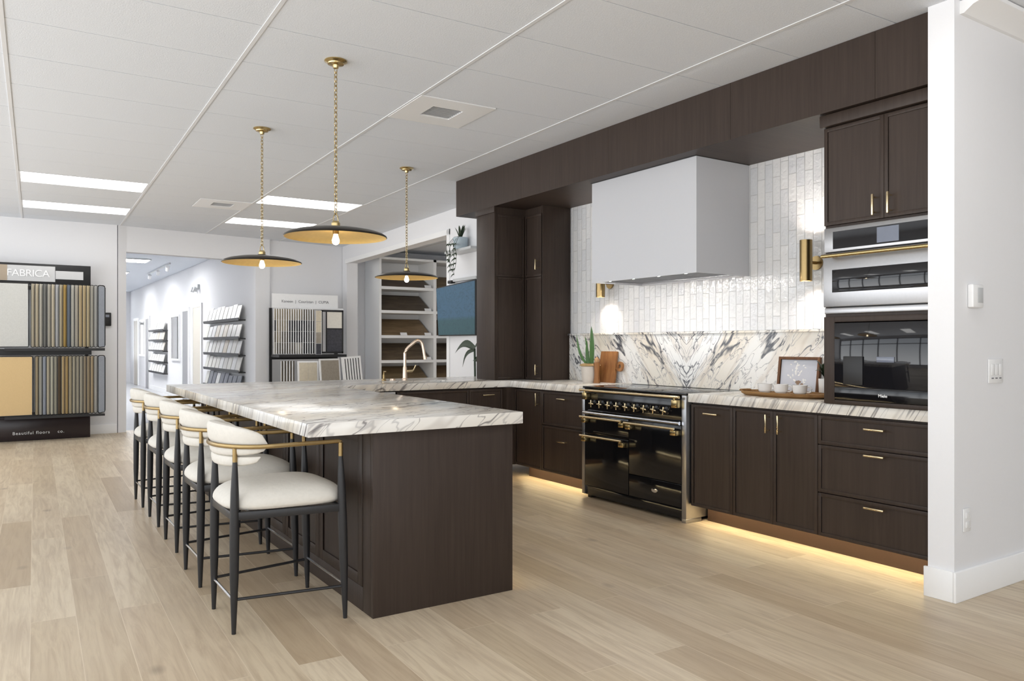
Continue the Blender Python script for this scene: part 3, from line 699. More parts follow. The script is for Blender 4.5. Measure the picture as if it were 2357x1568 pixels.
m = MB(); m.lathe([(0, 0), (.026, 0), (.026, .014), (0, .016)], 24); tag(m.build('air_switch', 'copper'), 'small round metal air switch button on the worktop beside the soap pump', 'button', loc=(3.13, 6.88, .9215))
# ------------------------------------------------------------------ pendants
def pendant(x, y, label):
    t = thing('pendant_lamp', label, 'pendant lamp', (x, y, CEIL), 0, 'chain-hung dish pendants')
    z = 1.917 - CEIL
    m = MB(); m.lathe([(0, 0), (.066, 0), (.068, -.006), (.05, -.016), (.048, -.022), (.02, -.028), (.016, -.045), (0, -.047)], 32); m.build('canopy', 'brass', t)
    m = MB(); n = 33; top, bot = -.045, z + .135; L = (top - bot) / n
    for k in range(n):
        zc = top - L * (k + .5); hl = L * .68; w = .0095; pts = []
        for q in range(13):
            a = 2 * PI * q / 12; pts.append((w * math.cos(a), 0, hl * math.sin(a)))
        m.tube(pts, .0026, 5, cap=False, mat=T(0, 0, zc) @ RZ(PI / 2 * (k % 2) + .4))
    m.build('chain', 'brass', t)
    m = MB(); m.tube([(0, 0, z + .14), (-.012, 0, z + .12), (-.016, 0, z + .085)], .0035, 8); m.tube([(0, 0, z + .14), (.012, 0, z + .12), (.016, 0, z + .085)], .0035, 8)
    m.lathe([(0, z + .09), (.018, z + .09), (.026, z + .078), (.026, z + .060), (0, z + .06)], 20); m.build('yoke', 'brass', t)
    out = [(.026, .060), (.034, .058), (.036, .048), (.10, .046), (.18, .038), (.25, .024), (.285, .012), (.302, .001), (.305, -.006), (.300, -.009)]
    inn = [(.297, -.006), (.280, .006), (.245, .016), (.18, .029), (.10, .037), (.02, .040), (0, .040)]
    m = MB(); m.lathe([(0, z + .060)] + [(r, z + q) for r, q in out], 64); sh = m.build('shade', 'shade', t)
    m = MB(); m.lathe([(.300, z - .009)] + [(r, z + q) for r, q in inn], 64); m.build('lining', 'goldin', sh)
    m = MB(); m.lathe([(0, z + .038), (.018, z + .037), (.018, z + .012), (0, z + .012)], 20); m.build('socket', 'brassd', t)
    m = MB(); m.lathe([(0, z + .012), (.012, z + .010), (.016, z - .006), (.022, z - .024), (.020, z - .040), (.010, z - .050), (0, z - .052)], 20); m.build('bulb', 'bulb', t)
    return t
p = pendant(1.664, 4.473, 'black and gold dish pendant hanging nearest, above the island front')
dup(p, 'black and gold dish pendant hanging lowest left over the far island end', (1.701, 6.199, CEIL))
dup(p, 'black and gold dish pendant hanging above the sink tap', (3.252, 6.826, CEIL))
# ------------------------------------------------------------------ bar stools (local: seat faces +X, origin at centre of the back-leg line)
def make_stool(label, loc):
    t = thing('bar_stool', label, 'stool', loc, 0, 'row of bar stools at the island')
    ft = {'bl': (0, .193), 'br': (0, -.193), 'fl': (.482, .268), 'fr': (.482, -.268)}
    tp = {'bl': (.005, .192), 'br': (.005, -.192), 'fl': (.462, .262), 'fr': (.462, -.262)}
    for k in ('bl', 'br', 'fl', 'fr'):
        a, b2 = Vector((*ft[k], 0)), Vector((*tp[k], .752)); zs = [0, .06, .25, .45, .62, .72, .752]; rr = [.0095, .012, .0195, .0215, .018, .0125, .0105]
        m = MB(); m.tube([a.lerp(b2, z / .752) for z in zs], rr, 14); lg = m.build('leg', 'black', t)
        m = MB(); e = tp[k]; m.tube([(e[0], e[1], .7522), (e[0], e[1], .815)], .0108, 12); m.build('leg_cap', 'brassd', lg, label='brass upper end of the leg')
    # brass rail: straight arms and an arc round the back
    pts = [(.462, -.262, .80), (.462, -.262, .818), (.452, -.262, .821), (.3, -.266, .821), (.16, -.272, .821)]
    for a in range(1, 16):
        th = -PI / 2 - PI * a / 16; pts.append((.13 + .192 * math.cos(th), .272 * math.sin(th), .821))
    pts += [(.16, .272, .821), (.3, .266, .821), (.452, .262, .821), (.462, .262, .818), (.462, .262, .80)]
    m = MB(); m.tube(pts, .010, 8, flat=(.55, 1.0)); m.build('rail', 'brassd', t, label='antique brass arm and back rail')
    # curved backrest: upper and lower pad with a groove
    def pad(z0, z1, name, th0, par, anchor, inset=0.0):
        def f(u, v):
            a = PI / 2 - .05 + inset + (PI + .10 - 2 * inset) * u; s = math.sin(PI * u) ** .38 if 0 < u < 1 else 0
            cx, cy = .125, 0; rx, ry = .150, .242
            zh = (z1 - z0) / 2 * (.12 + .88 * s); zc = z0 + zh if anchor < 0 else z1 - zh
            w = 2 * PI * v; co, si = math.cos(w), math.sin(w); p_ = .62
            du = th0 * math.copysign(abs(co) ** p_, co) * (.35 + .65 * s); dz = zh * math.copysign(abs(si) ** p_, si)
            nx, ny = math.cos(a), math.sin(a); lean = (zc + dz - .8) * -.10
            return (cx + (rx + du) * nx + lean, cy + (ry + du) * ny, zc + dz)
        m = MB(); m.grid(f, 28, 16); bmesh.ops.recalc_face_normals(m.bm, faces=m.bm.faces)
        return m.build(name, 'boucle', par)
    bk = pad(.822, .918, 'backrest', .031, t, -1); pad(.772, .824, 'backrest_roll', .028, bk, 1); pad(.724, .775, 'backrest_roll', .025, bk, 1, .22)
    # seat frame: rails
    m = MB()
    def rail(p, q, h=.035, w=.022, z=.515):
        P, Q = Vector((*p, z)), Vector((*q, z)); d_ = Q - P; ang = math.atan2(d_.y, d_.x)
        m.box(0, d_.length, -w / 2, w / 2, -h / 2, h / 2, .002, mat=T(P.x, P.y, P.z) @ RZ(ang))
    rail((.0, -.193), (.47, -.265)); rail((.0, .193), (.47, .265)); rail((.0, -.19), (.0, .19)); rail((.45, -.25), (.45, .25)); m.build('seat_frame', 'black', t)
    # cushion
    def cush(u, v):
        a = 2 * PI * u; sx, sy = math.cos(a), math.sin(a); e = .55
        ex, ey = math.copysign(abs(sx) ** e, sx), math.copysign(abs(sy) ** e, sy)
        if v < .12: r, z = v / .12 * .93, 0
        elif v < .35: q = (v - .12) / .23; r, z = .93 + .07 * math.sin(q * PI / 2), .022 * q
        else: q = (v - .35) / .65; r, z = math.cos(q * PI / 2) ** .75, .022 + .088 * math.sin(q * PI / 2) ** .9
        X_ = .245 + .275 * ex * r; hw = .222 + .055 * (X_ - .0) / .5
        return (X_, hw * ey * r, .533 + z)
    m = MB(); m.grid(cush, 40, 18, closed_u=True); bmesh.ops.recalc_face_normals(m.bm, faces=m.bm.faces); m.build('seat', 'boucle', t)
    z = .15; L_ = lambda k, z: Vector((*ft[k], 0)).lerp(Vector((*tp[k], .752)), z / .752)
    for a, b2, zz, mt in (('bl', 'fl', .15, 'black'), ('br', 'fr', .15, 'black'), ('bl', 'br', .145, 'chrome'), ('fl', 'fr', .16, 'chrome')):
        m = MB(); m.tube([L_(a, zz), L_(b2, zz)], .0068, 10); m.build('stretcher', mt, t)
    return t
st = make_stool('cream bar stool nearest the viewer at the island corner', (.84, 3.699, 0))
for k, (x, y, lb) in enumerate(((.855, 4.468, 'cream bar stool second from the near end of the row'), (.878, 5.258, 'cream bar stool in the middle of the row of five'),
                                (.895, 6.037, 'cream bar stool fourth from the near end of the row'), (.900, 6.80, 'cream bar stool farthest from viewer, at the island end'))):
    dup(st, lb, (x, y, 0))
# ------------------------------------------------------------------ worktop objects
ZT = .9215
t = thing('potted_plant', 'snake plant with tall green leaves in a pale pot left of range', 'plant', (4.46, 5.515, ZT))
m = MB(); m.lathe([(0, 0), (.066, 0), (.074, .02), (.08, .08), (.083, .15), (.078, .15), (.072, .12), (0, .12)], 32); m.build('pot', 'potmat', t)
m = MB(); m.lathe([(0, .135), (.04, .142), (.084, .146), (.098, .152), (.09, .165), (.06, .172), (.03, .170), (0, .175)], 20); m.build('moss', 'soil', t)
def leaf(m, base, tip, w, bend=(0, 0, 0), n=8, nrm=(1, .6, 0)):
    b_, t_ = Vector(base), Vector(tip); N = Vector(nrm).normalized()
    def f(u, v):
        p_ = b_.lerp(t_, u) + Vector(bend) * math.sin(PI * u); d_ = (t_ - b_).normalized(); s_ = d_.cross(N).normalized()
        ww = w * (math.sin(PI * min(1, (u * .8 + .2))) ** .7 if u < 1 else 0); q = (v - .5) * 2
        return p_ + s_ * ww * q + N * (.25 * ww * (q * q))
    m.grid(f, n, 4)
    def f2(u, v): return Vector(f(u, 1 - v)) + N * -.0012
    m.grid(f2, n, 4)
for a in (((.0, -.02, .15), (-.03, -.055, .51), .022, (0, -.01, 0)), ((.01, .0, .15), (-.01, -.045, .40), .016, (0, 0, 0)), ((0, .02, .15), (-.02, .02, .38), .016, (0, .01, 0)),
          ((0, .03, .15), (-.04, .15, .44), .013, (0, .03, -.03)), ((.0, .01, .15), (.0, .075, .42), .010, (0, .0, .03)), ((0, -.03, .15), (0, -.04, .34), .015, (0, 0, 0)), ((0, .03, .15), (.0, .05, .28), .010, (0, .01, 0))):
    m = MB(); leaf(m, *a[:3], bend=a[3], nrm=(-1, -.7, 0)); m.build('leaf', 'leaf', t)
# board leaning on the backsplash, handle to the right
t = thing('cutting_board', 'thick brown wooden cutting board leaning on marble with ringed handle', 'cutting board', (4.55, 5.52, ZT), FX)
m = MB(); m.prism([(0, 0), (.225, 0), (.228, .10), (.22, .2), (.224, .285), (.004, .285), (-.004, .15)], 0, .022, 'xz', mat=RX(math.radians(-8)), bev=.003); m.build('blade', 'board', t)
m = MB(); m.lathe([(.019, -.009), (.045, -.009), (.045, .009), (.019, .009)], 24, close=True, mat=RX(math.radians(-8)) @ T(.275, .011, .15) @ RX(PI / 2)); m.box(.222, .245, .002, .02, .125, .175, .002, mat=RX(math.radians(-8))); m.build('handle_ring', 'board', t)
t = thing('pepper_mill', 'slim light wooden pepper mill in front of the cutting board', 'pepper mill', (4.44, 5.395, ZT))
m = MB(); m.lathe([(0, 0), (.03, 0), (.031, .01), (.024, .05), (.023, .10), (.029, .17), (.026, .185), (0, .185)], 24); m.build('body', 'board', t)
m = MB(); m.lathe([(0, .1855), (.02, .187), (.024, .20), (.02, .215), (.012, .222), (.010, .23), (0, .234)], 24); m.build('top_knob', 'lightwood', t)
# tray with three cups, picture and plant behind
t = thing('serving_tray', 'rustic oval wooden tray on the worktop carrying white cups', 'tray', (4.345, 3.33, ZT))
m = MB()
prof = [(0, 0), (.90, 0), (.98, .012), (1, .028), (.965, .030), (.93, .016), (0, .012)]
m.lathe(prof, 48, mat=Matrix.Diagonal((.165, .335, 1, 1))); m.build('dish', 'tray', t)
for s in (-1, 1):
    m = MB(); m.box(-.045, .045, s * .322 - .016, s * .322 + .016, .022, .036, .005); m.build('handle', 'tray', t)
def cup(x, y, label, rz=0):
    t = thing('coffee_cup', label, 'cup', (x, y, ZT + .0125), rz, 'white cups on the wooden tray')
    m = MB(); m.lathe([(0, 0), (.026, 0), (.028, .004), (.042, .02), (.048, .068), (.045, .068), (.039, .022), (.024, .008), (0, .008)], 28); m.build('bowl', 'white', t)
    m = MB(); m.tube([(.043, 0, .055), (.062, 0, .058), (.074, 0, .045), (.070, 0, .028), (.055, 0, .020), (.040, 0, .020)], .0048, 8); m.build('handle', 'white', t)
    return t
hr = math.radians(-60)
cup(4.32, 3.465, 'white cup on the tray, leftmost of three, handle to the right', hr)
cup(4.32, 3.335, 'white cup on the tray, middle of three', hr); cup(4.33, 3.195, 'white cup on the tray, rightmost of three beside the tower', hr)
t = thing('framed_picture', 'square brown framed flower picture leaning on the marble behind cups', 'picture frame', (4.562, 3.565, ZT), FX)
A = RX(math.radians(-7)); w, h = .335, .262
m = MB(); m.box(0, .02, 0, .022, 0, h, .003, mat=A); m.box(w - .02, w, 0, .022, 0, h, .003, mat=A); m.box(.02, w - .02, 0, .022, 0, .02, .003, mat=A); m.box(.02, w - .02, 0, .022, h - .02, h, .003, mat=A); m.build('frame', 'frameb', t)
M['art'] = plain('grey_art_paper', srgb(196, 198, 206), .5, 0, .05, 9); M['artb'] = plain('brown_art_paint', srgb(138, 112, 90), .6, 0, .4, 40); M['artw'] = plain('white_petal_paint', srgb(240, 238, 234), .6, 0, .15, 60)
m = MB(); m.box(.0202, w - .0202, .012, .016, .0202, h - .0202, mat=A); m.build('art_sheet', 'art', t, smooth=False)
rng = random.Random(3); m = MB()
for k in range(26):
    x, z = .17 + rng.gauss(-.02, .035), .15 + rng.gauss(.02, .035)
    m.lathe([(0, -.0010), (rng.uniform(.006, .014), -.0008), (0, .0004)], 7, mat=A @ T(x, .0108, z) @ RX(PI / 2) @ RZ(rng.random() * 3) @ Matrix.Diagonal((1, .5, 1, 1)), mi=0)
for k in range(14):
    x, z = .17 + rng.gauss(0, .02), .07 + rng.gauss(0, .018)
    m.lathe([(0, -.0010), (rng.uniform(.008, .016), -.0008), (0, .0004)], 7, mat=A @ T(x, .0106, z) @ RX(PI / 2) @ RZ(rng.random() * 3) @ Matrix.Diagonal((1, .6, 1, 1)), mi=1)
m.build('painted_flowers', ['artw', 'artb'], t)
t = thing('succulent_pot', 'small dark leafy plant in a white pot tucked behind the picture frame', 'plant', (4.52, 3.135, ZT))
m = MB(); m.lathe([(0, 0), (.035, 0), (.045, .03), (.048, .12), (.044, .12), (.04, .10), (0, .10)], 24); m.build('pot', 'white', t)
m = MB()
for k in range(16):
    a = 2.4 * k; r = .03 + .03 * (k % 4) / 3; leaf(m, (0, 0, .11), (r * 1.5 * math.cos(a), r * 1.3 * math.sin(a), .17 + .012 * (k % 7)), .014, (0, 0, .03), 5, (math.cos(a), math.sin(a), .5))
m.build('foliage', 'leafd', t)
# ------------------------------------------------------------------ wall devices on the near wall (face looks along -Y)
t = thing('thermostat', 'white square thermostat with grey screen high on the near wall', 'thermostat', (4.075, 1.995, 1.51))
m = MB(); m.box(-.052, .052, -.03, -.001, -.058, .058, .006); m.build('case', 'plastic', t)
m = MB(); m.box(-.010, .042, -.0315, -.0301, -.034, .042, .0005); m.build('screen', 'gplastic', t)
t = thing('light_switch_plate', 'white three-gang light switch plate on the near wall', 'light switch', (4.30, 1.995, 1.13))
m = MB(); m.box(-.075, .075, -.008, -.001, -.062, .062, .003); m.build('plate', 'plastic', t)
for k in range(3):
    m = MB(); m.box(-.055 + .04 * k, -.025 + .04 * k, -.012, -.0082, -.022, .036, .002); m.build('rocker', 'plastic', t)
    m = MB(); m.box(-.05 + .04 * k, -.03 + .04 * k, -.010, -.0082, -.040, -.034); m.build('dimmer_slot', 'ink', t, smooth=False)
t = thing('power_outlet', 'white power outlet low on the near wall above the baseboard', 'outlet', (4.01, 1.995, .394))
m = MB(); m.box(-.034, .034, -.008, -.001, -.058, .058, .003); m.build('plate', 'plastic', t)
for s in (-1, 1):
    m = MB(); m.box(-.017, .017, -.011, -.0082, s * .024 - .015, s * .024 + .015, .003); m.build('socket', 'plastic', t)
t = thing('card_reader', 'small black wall keypad between the sample rack and corridor opening', 'keypad', (1.21, 12.36, 1.62))
m = MB(); m.box(-.06, .06, -.04, -.001, -.095, .095, .01); m.build('case', 'blackm', t)
m = MB(); m.box(-.035, .035, -.042, -.0402, .03, .065); m.build('display', 'screen', t, smooth=False)
# ------------------------------------------------------------------ carpet sample rack at the far left
pal = [(214, 206, 188), (222, 212, 190), (226, 222, 210), (150, 150, 148), (208, 206, 198), (232, 222, 200), (216, 218, 224), (212, 206, 186), (218, 184, 116), (140, 150, 164), (224, 222, 214), (216, 212, 204), (226, 210, 176), (228, 212, 176), (228, 214, 180), (210, 206, 196), (226, 226, 222)]
names = ['sand', 'cream', 'ivory', 'grey', 'light grey', 'pale cream', 'silver', 'oatmeal', 'golden', 'blue grey', 'off-white', 'pearl', 'wheat', 'honey', 'pale honey', 'stone', 'white']
for k, cc in enumerate(pal): M['cp%d' % k] = plain('carpet_%s' % names[k].replace(' ', '_').replace('-', '_'), srgb(*cc), .95, 0, .10, 120, .4, .1)
pal2 = [(204, 190, 162), (210, 208, 198), (196, 204, 222), (224, 216, 196), (228, 226, 214), (206, 204, 190), (122, 108, 92), (228, 208, 168), (216, 190, 140), (214, 204, 180), (214, 208, 190), (206, 200, 184), (216, 212, 198), (196, 184, 164), (204, 190, 164), (214, 196, 166), (226, 224, 218)]
names2 = ['tan', 'pale grey', 'ice blue', 'cream', 'ivory', 'sage white', 'dark brown', 'pale gold', 'honey', 'sand', 'oat', 'stone', 'pearl', 'taupe', 'khaki', 'peach', 'white']
for k, cc in enumerate(pal2): M['cq%d' % k] = plain('carpet_low_%s' % names2[k].replace(' ', '_'), srgb(*cc), .95, 0, .10, 120, .4, .1)
M['cbig1'] = plain('carpet_grey_loop', srgb(198, 198, 194), .95, 0, .12, 90, .4, .1); M['cbig2'] = plain('carpet_camel', srgb(212, 184, 138), .95, 0, .06, 120, .4, .1); M['cblue'] = plain('carpet_slate_speckle', srgb(156, 162, 172), .95, 0, .3, 160, .4, .1)
t = thing('carpet_sample_rack', 'black floor rack with sign board and dark base full of carpet samples', 'display rack', (-.9, 12.0, 0))
m = MB(); m.box(0, 1.88, .0, .30, 0, .30, .006); m.build('base', 'basedisp', t)
m = MB(); m.box(.0, .04, .26, .30, .30, 2.05); m.box(1.84, 1.88, .26, .30, .30, 2.05); m.box(.04, 1.84, .26, .30, .31, .35); m.box(.0, 1.88, -.20, .30, 1.125, 1.205); m.box(.9, 2.03, -.30, -.2001, 1.18, 1.215); m.box(.9, 2.03, -.30, -.20, .308, .335); m.box(.9, 1.84, -.20, .26, .308, .335); m.box(.04, 1.84, .26, .30, 2.0, 2.05); m.build('frame', 'blackm', t, smooth=False)
sg = MB().box(0, 1.89, .05, .09, 2.055, 2.335, .003).build('sign_board', 'blackm', t)
m = MB(); m.box(.55, 1.47, .042, .0495, 2.10, 2.305); m.build('sign_face', 'greysign', sg, smooth=False)
m = MB(); m.box(.03, .93, .038, .0415, 2.10, 2.305); m.build('sign_tan_panel', 'tan', sg, smooth=False)
m = MB(); m.box(1.475, 1.80, .042, .0495, 2.14, 2.25); m.build('sign_label', 'greysign', sg, smooth=False)
lettering('sign_lettering', 'FABRICA', .132, 'whiteink', sg, (1.165, .036, 2.20), (PI / 2, 0, 0), depth=.003, space=.92)
lettering('base_lettering', 'Beautiful floors    co.', .055, 'whiteink', t, (1.28, -.004, .10), (PI / 2, 0, 0), depth=.002, space=1.2)
def wing(w, h, th, mat, name='carpet_sample', fr=.012):
    m = MB(); m.box(fr, w - fr, -th / 2 + .002, th / 2 - .002, fr, h - fr, mi=0)
    m.tube([(0, 0, .03), (0, 0, h - .03), (.008, 0, h - .008), (.03, 0, h), (w - .03, 0, h), (w - .008, 0, h - .008), (w, 0, h - .03), (w, 0, .03), (w - .008, 0, .008), (.03, 0, 0), (.008, 0, .008), (0, 0, .03)], fr * .6, 6, mi=1)
    return m.build(name, [mat, 'blackm'], smooth=False)
rz = math.atan2(.066, .052)
for row, (z0, h, pref, nm, xs0) in enumerate(((1.225, .83, 'cp', names, .285), (.345, .77, 'cq', names2, .33))):
    n = 17; stp = (1.0 - xs0) / (n - 1)
    rowname = 'upper' if row == 0 else 'lower'
    for k in range(n):
        o = wing(.086, h, .012, pref + str(k), fr=.008); x = xs0 + stp * k
        tag(o, '%s carpet sample board seen edge-on in the %s rack row, %s' % (nm[k], rowname, 'place %d from the left' % (k + 1) if 0 else ('left half' if k < 6 else 'middle' if k < 12 else 'right end')), 'carpet sample', 'edge-on carpet samples in the %s row' % rowname, (x, 11.72, z0), rz)
    o = wing(.80, h, .012, 'cbig1' if row == 0 else 'cbig2'); tag(o, ('grey loop carpet board facing forward in the upper rack row' if row == 0 else 'camel beige carpet board facing forward in the lower rack row'), 'carpet sample', None, (xs0 - .82, 11.74, z0), 0)
    o = wing(.11, h, .012, 'cblue'); tag(o, 'slate blue speckled carpet board at right end of the %s rack row' % rowname, 'carpet sample', None, (1.045, 11.72, z0), math.atan2(.05, .08))
# ------------------------------------------------------------------ centre sample display
t = thing('rug_sample_display', 'grey swing-arm sample display with white sign against the back wall', 'display rack', (3.53, 12.34, 0))
m = MB(); m.box(.03, 1.17, -.35, .26, .25, .34); m.box(.03, .07, .2, .24, 0, 1.85); m.box(1.12, 1.17, .2, .24, 0, 1.85); m.box(.07, 1.12, .2, .24, 1.02, 1.10); m.box(.05, 1.15, -.26, .25, 1.06, 1.10); m.build('frame', 'blackm', t, smooth=False)
m = MB(); m.box(.5, 1.2, .02, .30, 1.835, 1.86); m.build('top_tray', 'plastic', t, smooth=False)
s_ = MB().box(.03, 1.12, .06, .075, 1.845, 2.075).build('sign', 'plastic', t, smooth=False)
lettering('sign_lettering', 'Kaneen  |  Couristan  |  CUPIA', .062, 'ink', s_, (.57, .057, 1.955), (PI / 2, 0, 0), depth=.001)
M['rs0'] = plain('rug_dark_pattern', srgb(70, 70, 76), .9, 0, .6, 30); M['rs1'] = plain('rug_beige', srgb(206, 196, 176), .9, 0, .15, 30); M['rs2'] = plain('rug_taupe', srgb(156, 148, 136), .9, 0, .2, 30); M['rs3'] = plain('rug_ivory', srgb(226, 222, 212), .9, 0, .08, 30); M['rs4'] = plain('rug_black_stripe', srgb(40, 40, 44), .9)
def rug_wing(x, bands, label, w=.078, h=.71, z=1.115, rz_=None, y=12.16):
    m = MB(); zz = 0
    mats = ['rs%d' % b_ for b_ in bands] + ['plastic']
    for q, b_ in enumerate(bands):
        hh = h / len(bands); m.box(.006, w - .006, -.004, .004, zz + .003, zz + hh - .003, mi=q); zz += hh
    m.box(0, .006, -.005, .005, 0, h, mi=len(bands)); m.box(w - .006, w, -.005, .005, 0, h, mi=len(bands)); m.box(.006, w - .006, -.005, .005, -.004, .003, mi=len(bands))
    o = m.build('rug_sample', mats, smooth=False); tag(o, label, 'rug sample', None, (x, y, z), rz_ if rz_ is not None else math.atan2(.065, .047)); return o
def rug_row(): pass
for k in range(17):
    bands = [(2, 1, 1, 1), (2, 2, 1, 1), (2, 0, 0, 1), (3, 0, 0, 1), (4, 0, 0, 2)][min(4, k // 3)] if k > 0 else (3, 2, 0, 1)
    wd = ['all beige and taupe', 'taupe below beige', 'dark patterned middle over taupe', 'dark patterned middle over ivory', 'black striped foot'][min(4, k // 3)]
    o = rug_wing(3.52 + k * .0385, bands, 'thin rug sample with %s in the centre display upper row' % wd); o['group'] = 'rug samples: %s' % wd
rug_wing(4.20, (0, 2, 1, 1), 'open rug sample facing forward, grey foot and beige top, centre display', .10, .71, 1.10, 0, 12.2)
t = thing('dark_sample_panel', 'dark framed empty sample holder at the right of centre display', 'sample holder', (4.32, 12.28, 1.115))
m = MB(); m.box(0, .38, 0, .012, 0, .03); m.box(0, .38, 0, .012, .68, .71); m.box(0, .025, 0, .012, 0, .71); m.box(.355, .38, 0, .012, 0, .71); m.box(.08, .10, 0, .012, .03, .68); m.box(.1, .355, 0, .012, .395, .415); m.build('frame', 'blackm', t, smooth=False)
m = MB(); m.box(.1, .355, .003, .009, .03, .395); m.build('lower_panel', 'rs0', t, smooth=False)
m = MB(); m.box(.1, .355, .003, .009, .415, .68); m.build('upper_panel', 'rs3', t, smooth=False)
for k in range(5): o = rug_wing(3.62 + k * .045, (2, 2) if k % 2 else (1, 2), 'narrow taupe sample standing in the lower left of the centre display', .085, .66, .345, y=12.12); o['group'] = 'taupe samples in the lower row'
def tilebd(name, label, x, y, z, w, h, mats, rz_=0, tilt=-4, split=1, brd=.025):
    t = thing(name, label, 'sample board', (x, y, z), rz_); A = RX(math.radians(tilt))
    m = MB(); m.box(0, w, 0, .012, 0, h, mat=A); m.build('backing', 'plastic', t, smooth=False)
    for q in range(split):
        m = MB(); ww = (w - 2 * brd) / split; m.box(brd + q * ww + .002, brd + (q + 1) * ww - .002, -.004, -.0005, brd, h - brd, mat=A); m.build('swatch', mats, t, smooth=False)
tilebd('carpet_sample_board', 'white bordered board with two beige swatches under the centre display', 3.86, 12.03, .341, .34, .66, 'rs1', 0, -3, 2)
tilebd('carpet_sample_board', 'dark narrow sample board between beige and grey boards', 4.215, 12.06, .345, .12, .64, 'rs4', 0, -3, 1, .012)
tilebd('carpet_sample_board', 'large grey speckled sample board leaning out of the centre display', 4.15, 11.70, .001, .42, 1.04, 'rs2', math.radians(22), -5)
t = thing('striped_sample_board', 'white board with thin black stripes leaning beside the centre display', 'sample board', (4.60, 11.85, .03), math.radians(4)); A = RX(math.radians(-4)) @ RY(math.radians(-4))
m = MB(); m.box(0, .34, 0, .012, 0, 1.03, mat=A); m.build('backing', 'plastic', t, smooth=False)
for k in range(6): m = MB(); m.box(.055 + .047 * k, .068 + .047 * k, -.003, -.0003, .03, 1.0, mat=A); m.build('stripe', 'rs4', t, smooth=False)
# ------------------------------------------------------------------ shelf unit with wood sample boards in the alcove
t = thing('sample_shelf_unit', 'tall white shelf unit with slanted wood samples inside the alcove', 'shelf unit', (5.52, 12.6, 0))
m = MB(); W2, D2, H2 = 2.0, .62, 2.80
m.box(-.04, 0, 0, D2, 0, H2); m.box(1.02, 1.08, 0, D2, 0, H2); m.box(W2, W2 + .04, 0, D2, 0, H2); m.box(-.04, W2 + .04, D2, D2 + .02, 0, H2); m.box(0, W2, 0, D2, H2 - .04, H2 - .0); m.build('carcass', 'shelfw', t, smooth=False)
SZ = [.36, .80, 1.235, 1.68, 2.10]
SZ = [.115, .56, .985, 1.425, 1.865, 2.285]
for z in SZ:
    for a, b2 in ((.0005, 1.0195), (1.0805, W2 - .0005)):
        m = MB(); m.box(a, b2, 0, D2 - .001, z - .05, z); m.build('shelf', 'shelfw', t, smooth=False)
wtone = [((120, 100, 78), (74, 60, 46)), ((150, 130, 100), (92, 76, 56)), ((132, 114, 92), (70, 60, 50)), ((150, 128, 98), (100, 80, 58)), ((110, 98, 84), (64, 56, 48)), ((108, 92, 76), (70, 60, 52))]
for k, (a, b2) in enumerate(wtone): M['ws%d' % k] = wood('sample_wood_%s' % 'abcdef'[k], srgb(*a), srgb(*b2), .45, 14, 3, 'x')
lv = ['lowest', 'second lowest', 'third from bottom', 'third from top', 'second from top', 'topmost']
for k, z in enumerate(SZ):
    for c_, (a, b2) in enumerate(((.006, .985), (1.09, 1.97))):
        m = MB(); hh = .30 if k < 5 else .26; m.prism([(.03, 0), (.05, 0), (.55, hh), (.53, hh)], 0, b2 - a, 'yz')
        o = m.build('wood_sample_board', 'ws%d' % ((k + 2 * c_) % 6), smooth=False); tag(o, 'slanted %s wood flooring sample, %s shelf, %s bay of the white shelf unit' % (('brown', 'tan')[(k + c_) % 2], lv[k], ('left', 'right')[c_]), 'flooring sample', None, (5.52 + a, 12.6, z + .001))
    m = MB(); m.box(0, .13, 0, .003, 0, .055, mat=RX(math.radians(-30))); tag(m.build('price_card', 'plastic', smooth=False), 'small white card at the right edge of the %s sample shelf' % lv[k], 'card', None, (6.36, 12.585, z + .001))
m = MB(); m.box(0, .13, 0, .003, 0, .055, mat=RX(math.radians(-30))); tag(m.build('price_card', 'plastic', smooth=False), 'small white card at the middle of a sample shelf above the tap', 'card', None, (5.88, 12.585, SZ[3] + .001))
# ------------------------------------------------------------------ screen, floating shelf and trailing plants by the kitchen corner
ang = math.atan(.0513)
M['bluepic'] = (lambda t: t.set(t.mix(t.ramp(t.noise(t.obj(), 7, 4, .6, 2.0), [(.47, (0, 0, 0, 1)), (.5, (.5, .5, .5, 1)), (.53, (0, 0, 0, 1))]), t.mix(t.ramp(t.sep(t.obj())[2], [(.19, (0, 0, 0, 1)), (.24, (1, 1, 1, 1))]), srgb(52, 88, 96), srgb(62, 98, 124)), srgb(36, 62, 74)), .5, 0))(NT('blue_picture'))
t = thing('wall_television', 'wall screen showing a blue picture, tilted forward beside the cabinet', 'television', (4.645, 8.82, 1.37), FX)
A = T(0, 0, 0) @ RY(math.radians(0))
m = MB(); m.prism([(.0, .0), (.94, .0), (.94, .665), (-.06, .62)], 0, .04, 'xz', bev=.004); m.build('panel', 'blackm', t)
m = MB(); m.prism([(.014, .014), (.926, .014), (.926, .650), (-.045, .607)], -.003, -.0005, 'xz'); m.build('picture', 'bluepic', t, smooth=False)
m = MB(); m.box(.28, .38, -.02, .04, .652, .69, .008); m.build('camera', 'blackm', t)
m = MB(); m.box(.3805, .94, .0, .045, .667, .705, .006); m.build('sound_bar', 'gplastic', t)
m = MB(); m.box(.40, .60, .0405, .067, .2, .45); m.build('bracket', 'blackm', t, smooth=False)
t = thing('floating_shelf', 'small pale floating shelf high on the wall beside dark cabinet', 'shelf', (wx(8.4) - .001, 8.4, 2.37), FX + ang * -1)
m = MB(); m.box(0, .7, -.2, 0, 0, .03, .002); m.build('board', 'gplastic', t)
t = thing('trailing_plant', 'trailing vine in a pale blue pot on the floating shelf', 'plant', (4.6, 8.16, 2.401))
M['potblue'] = plain('pale_blue_pot', srgb(178, 192, 200), .5)
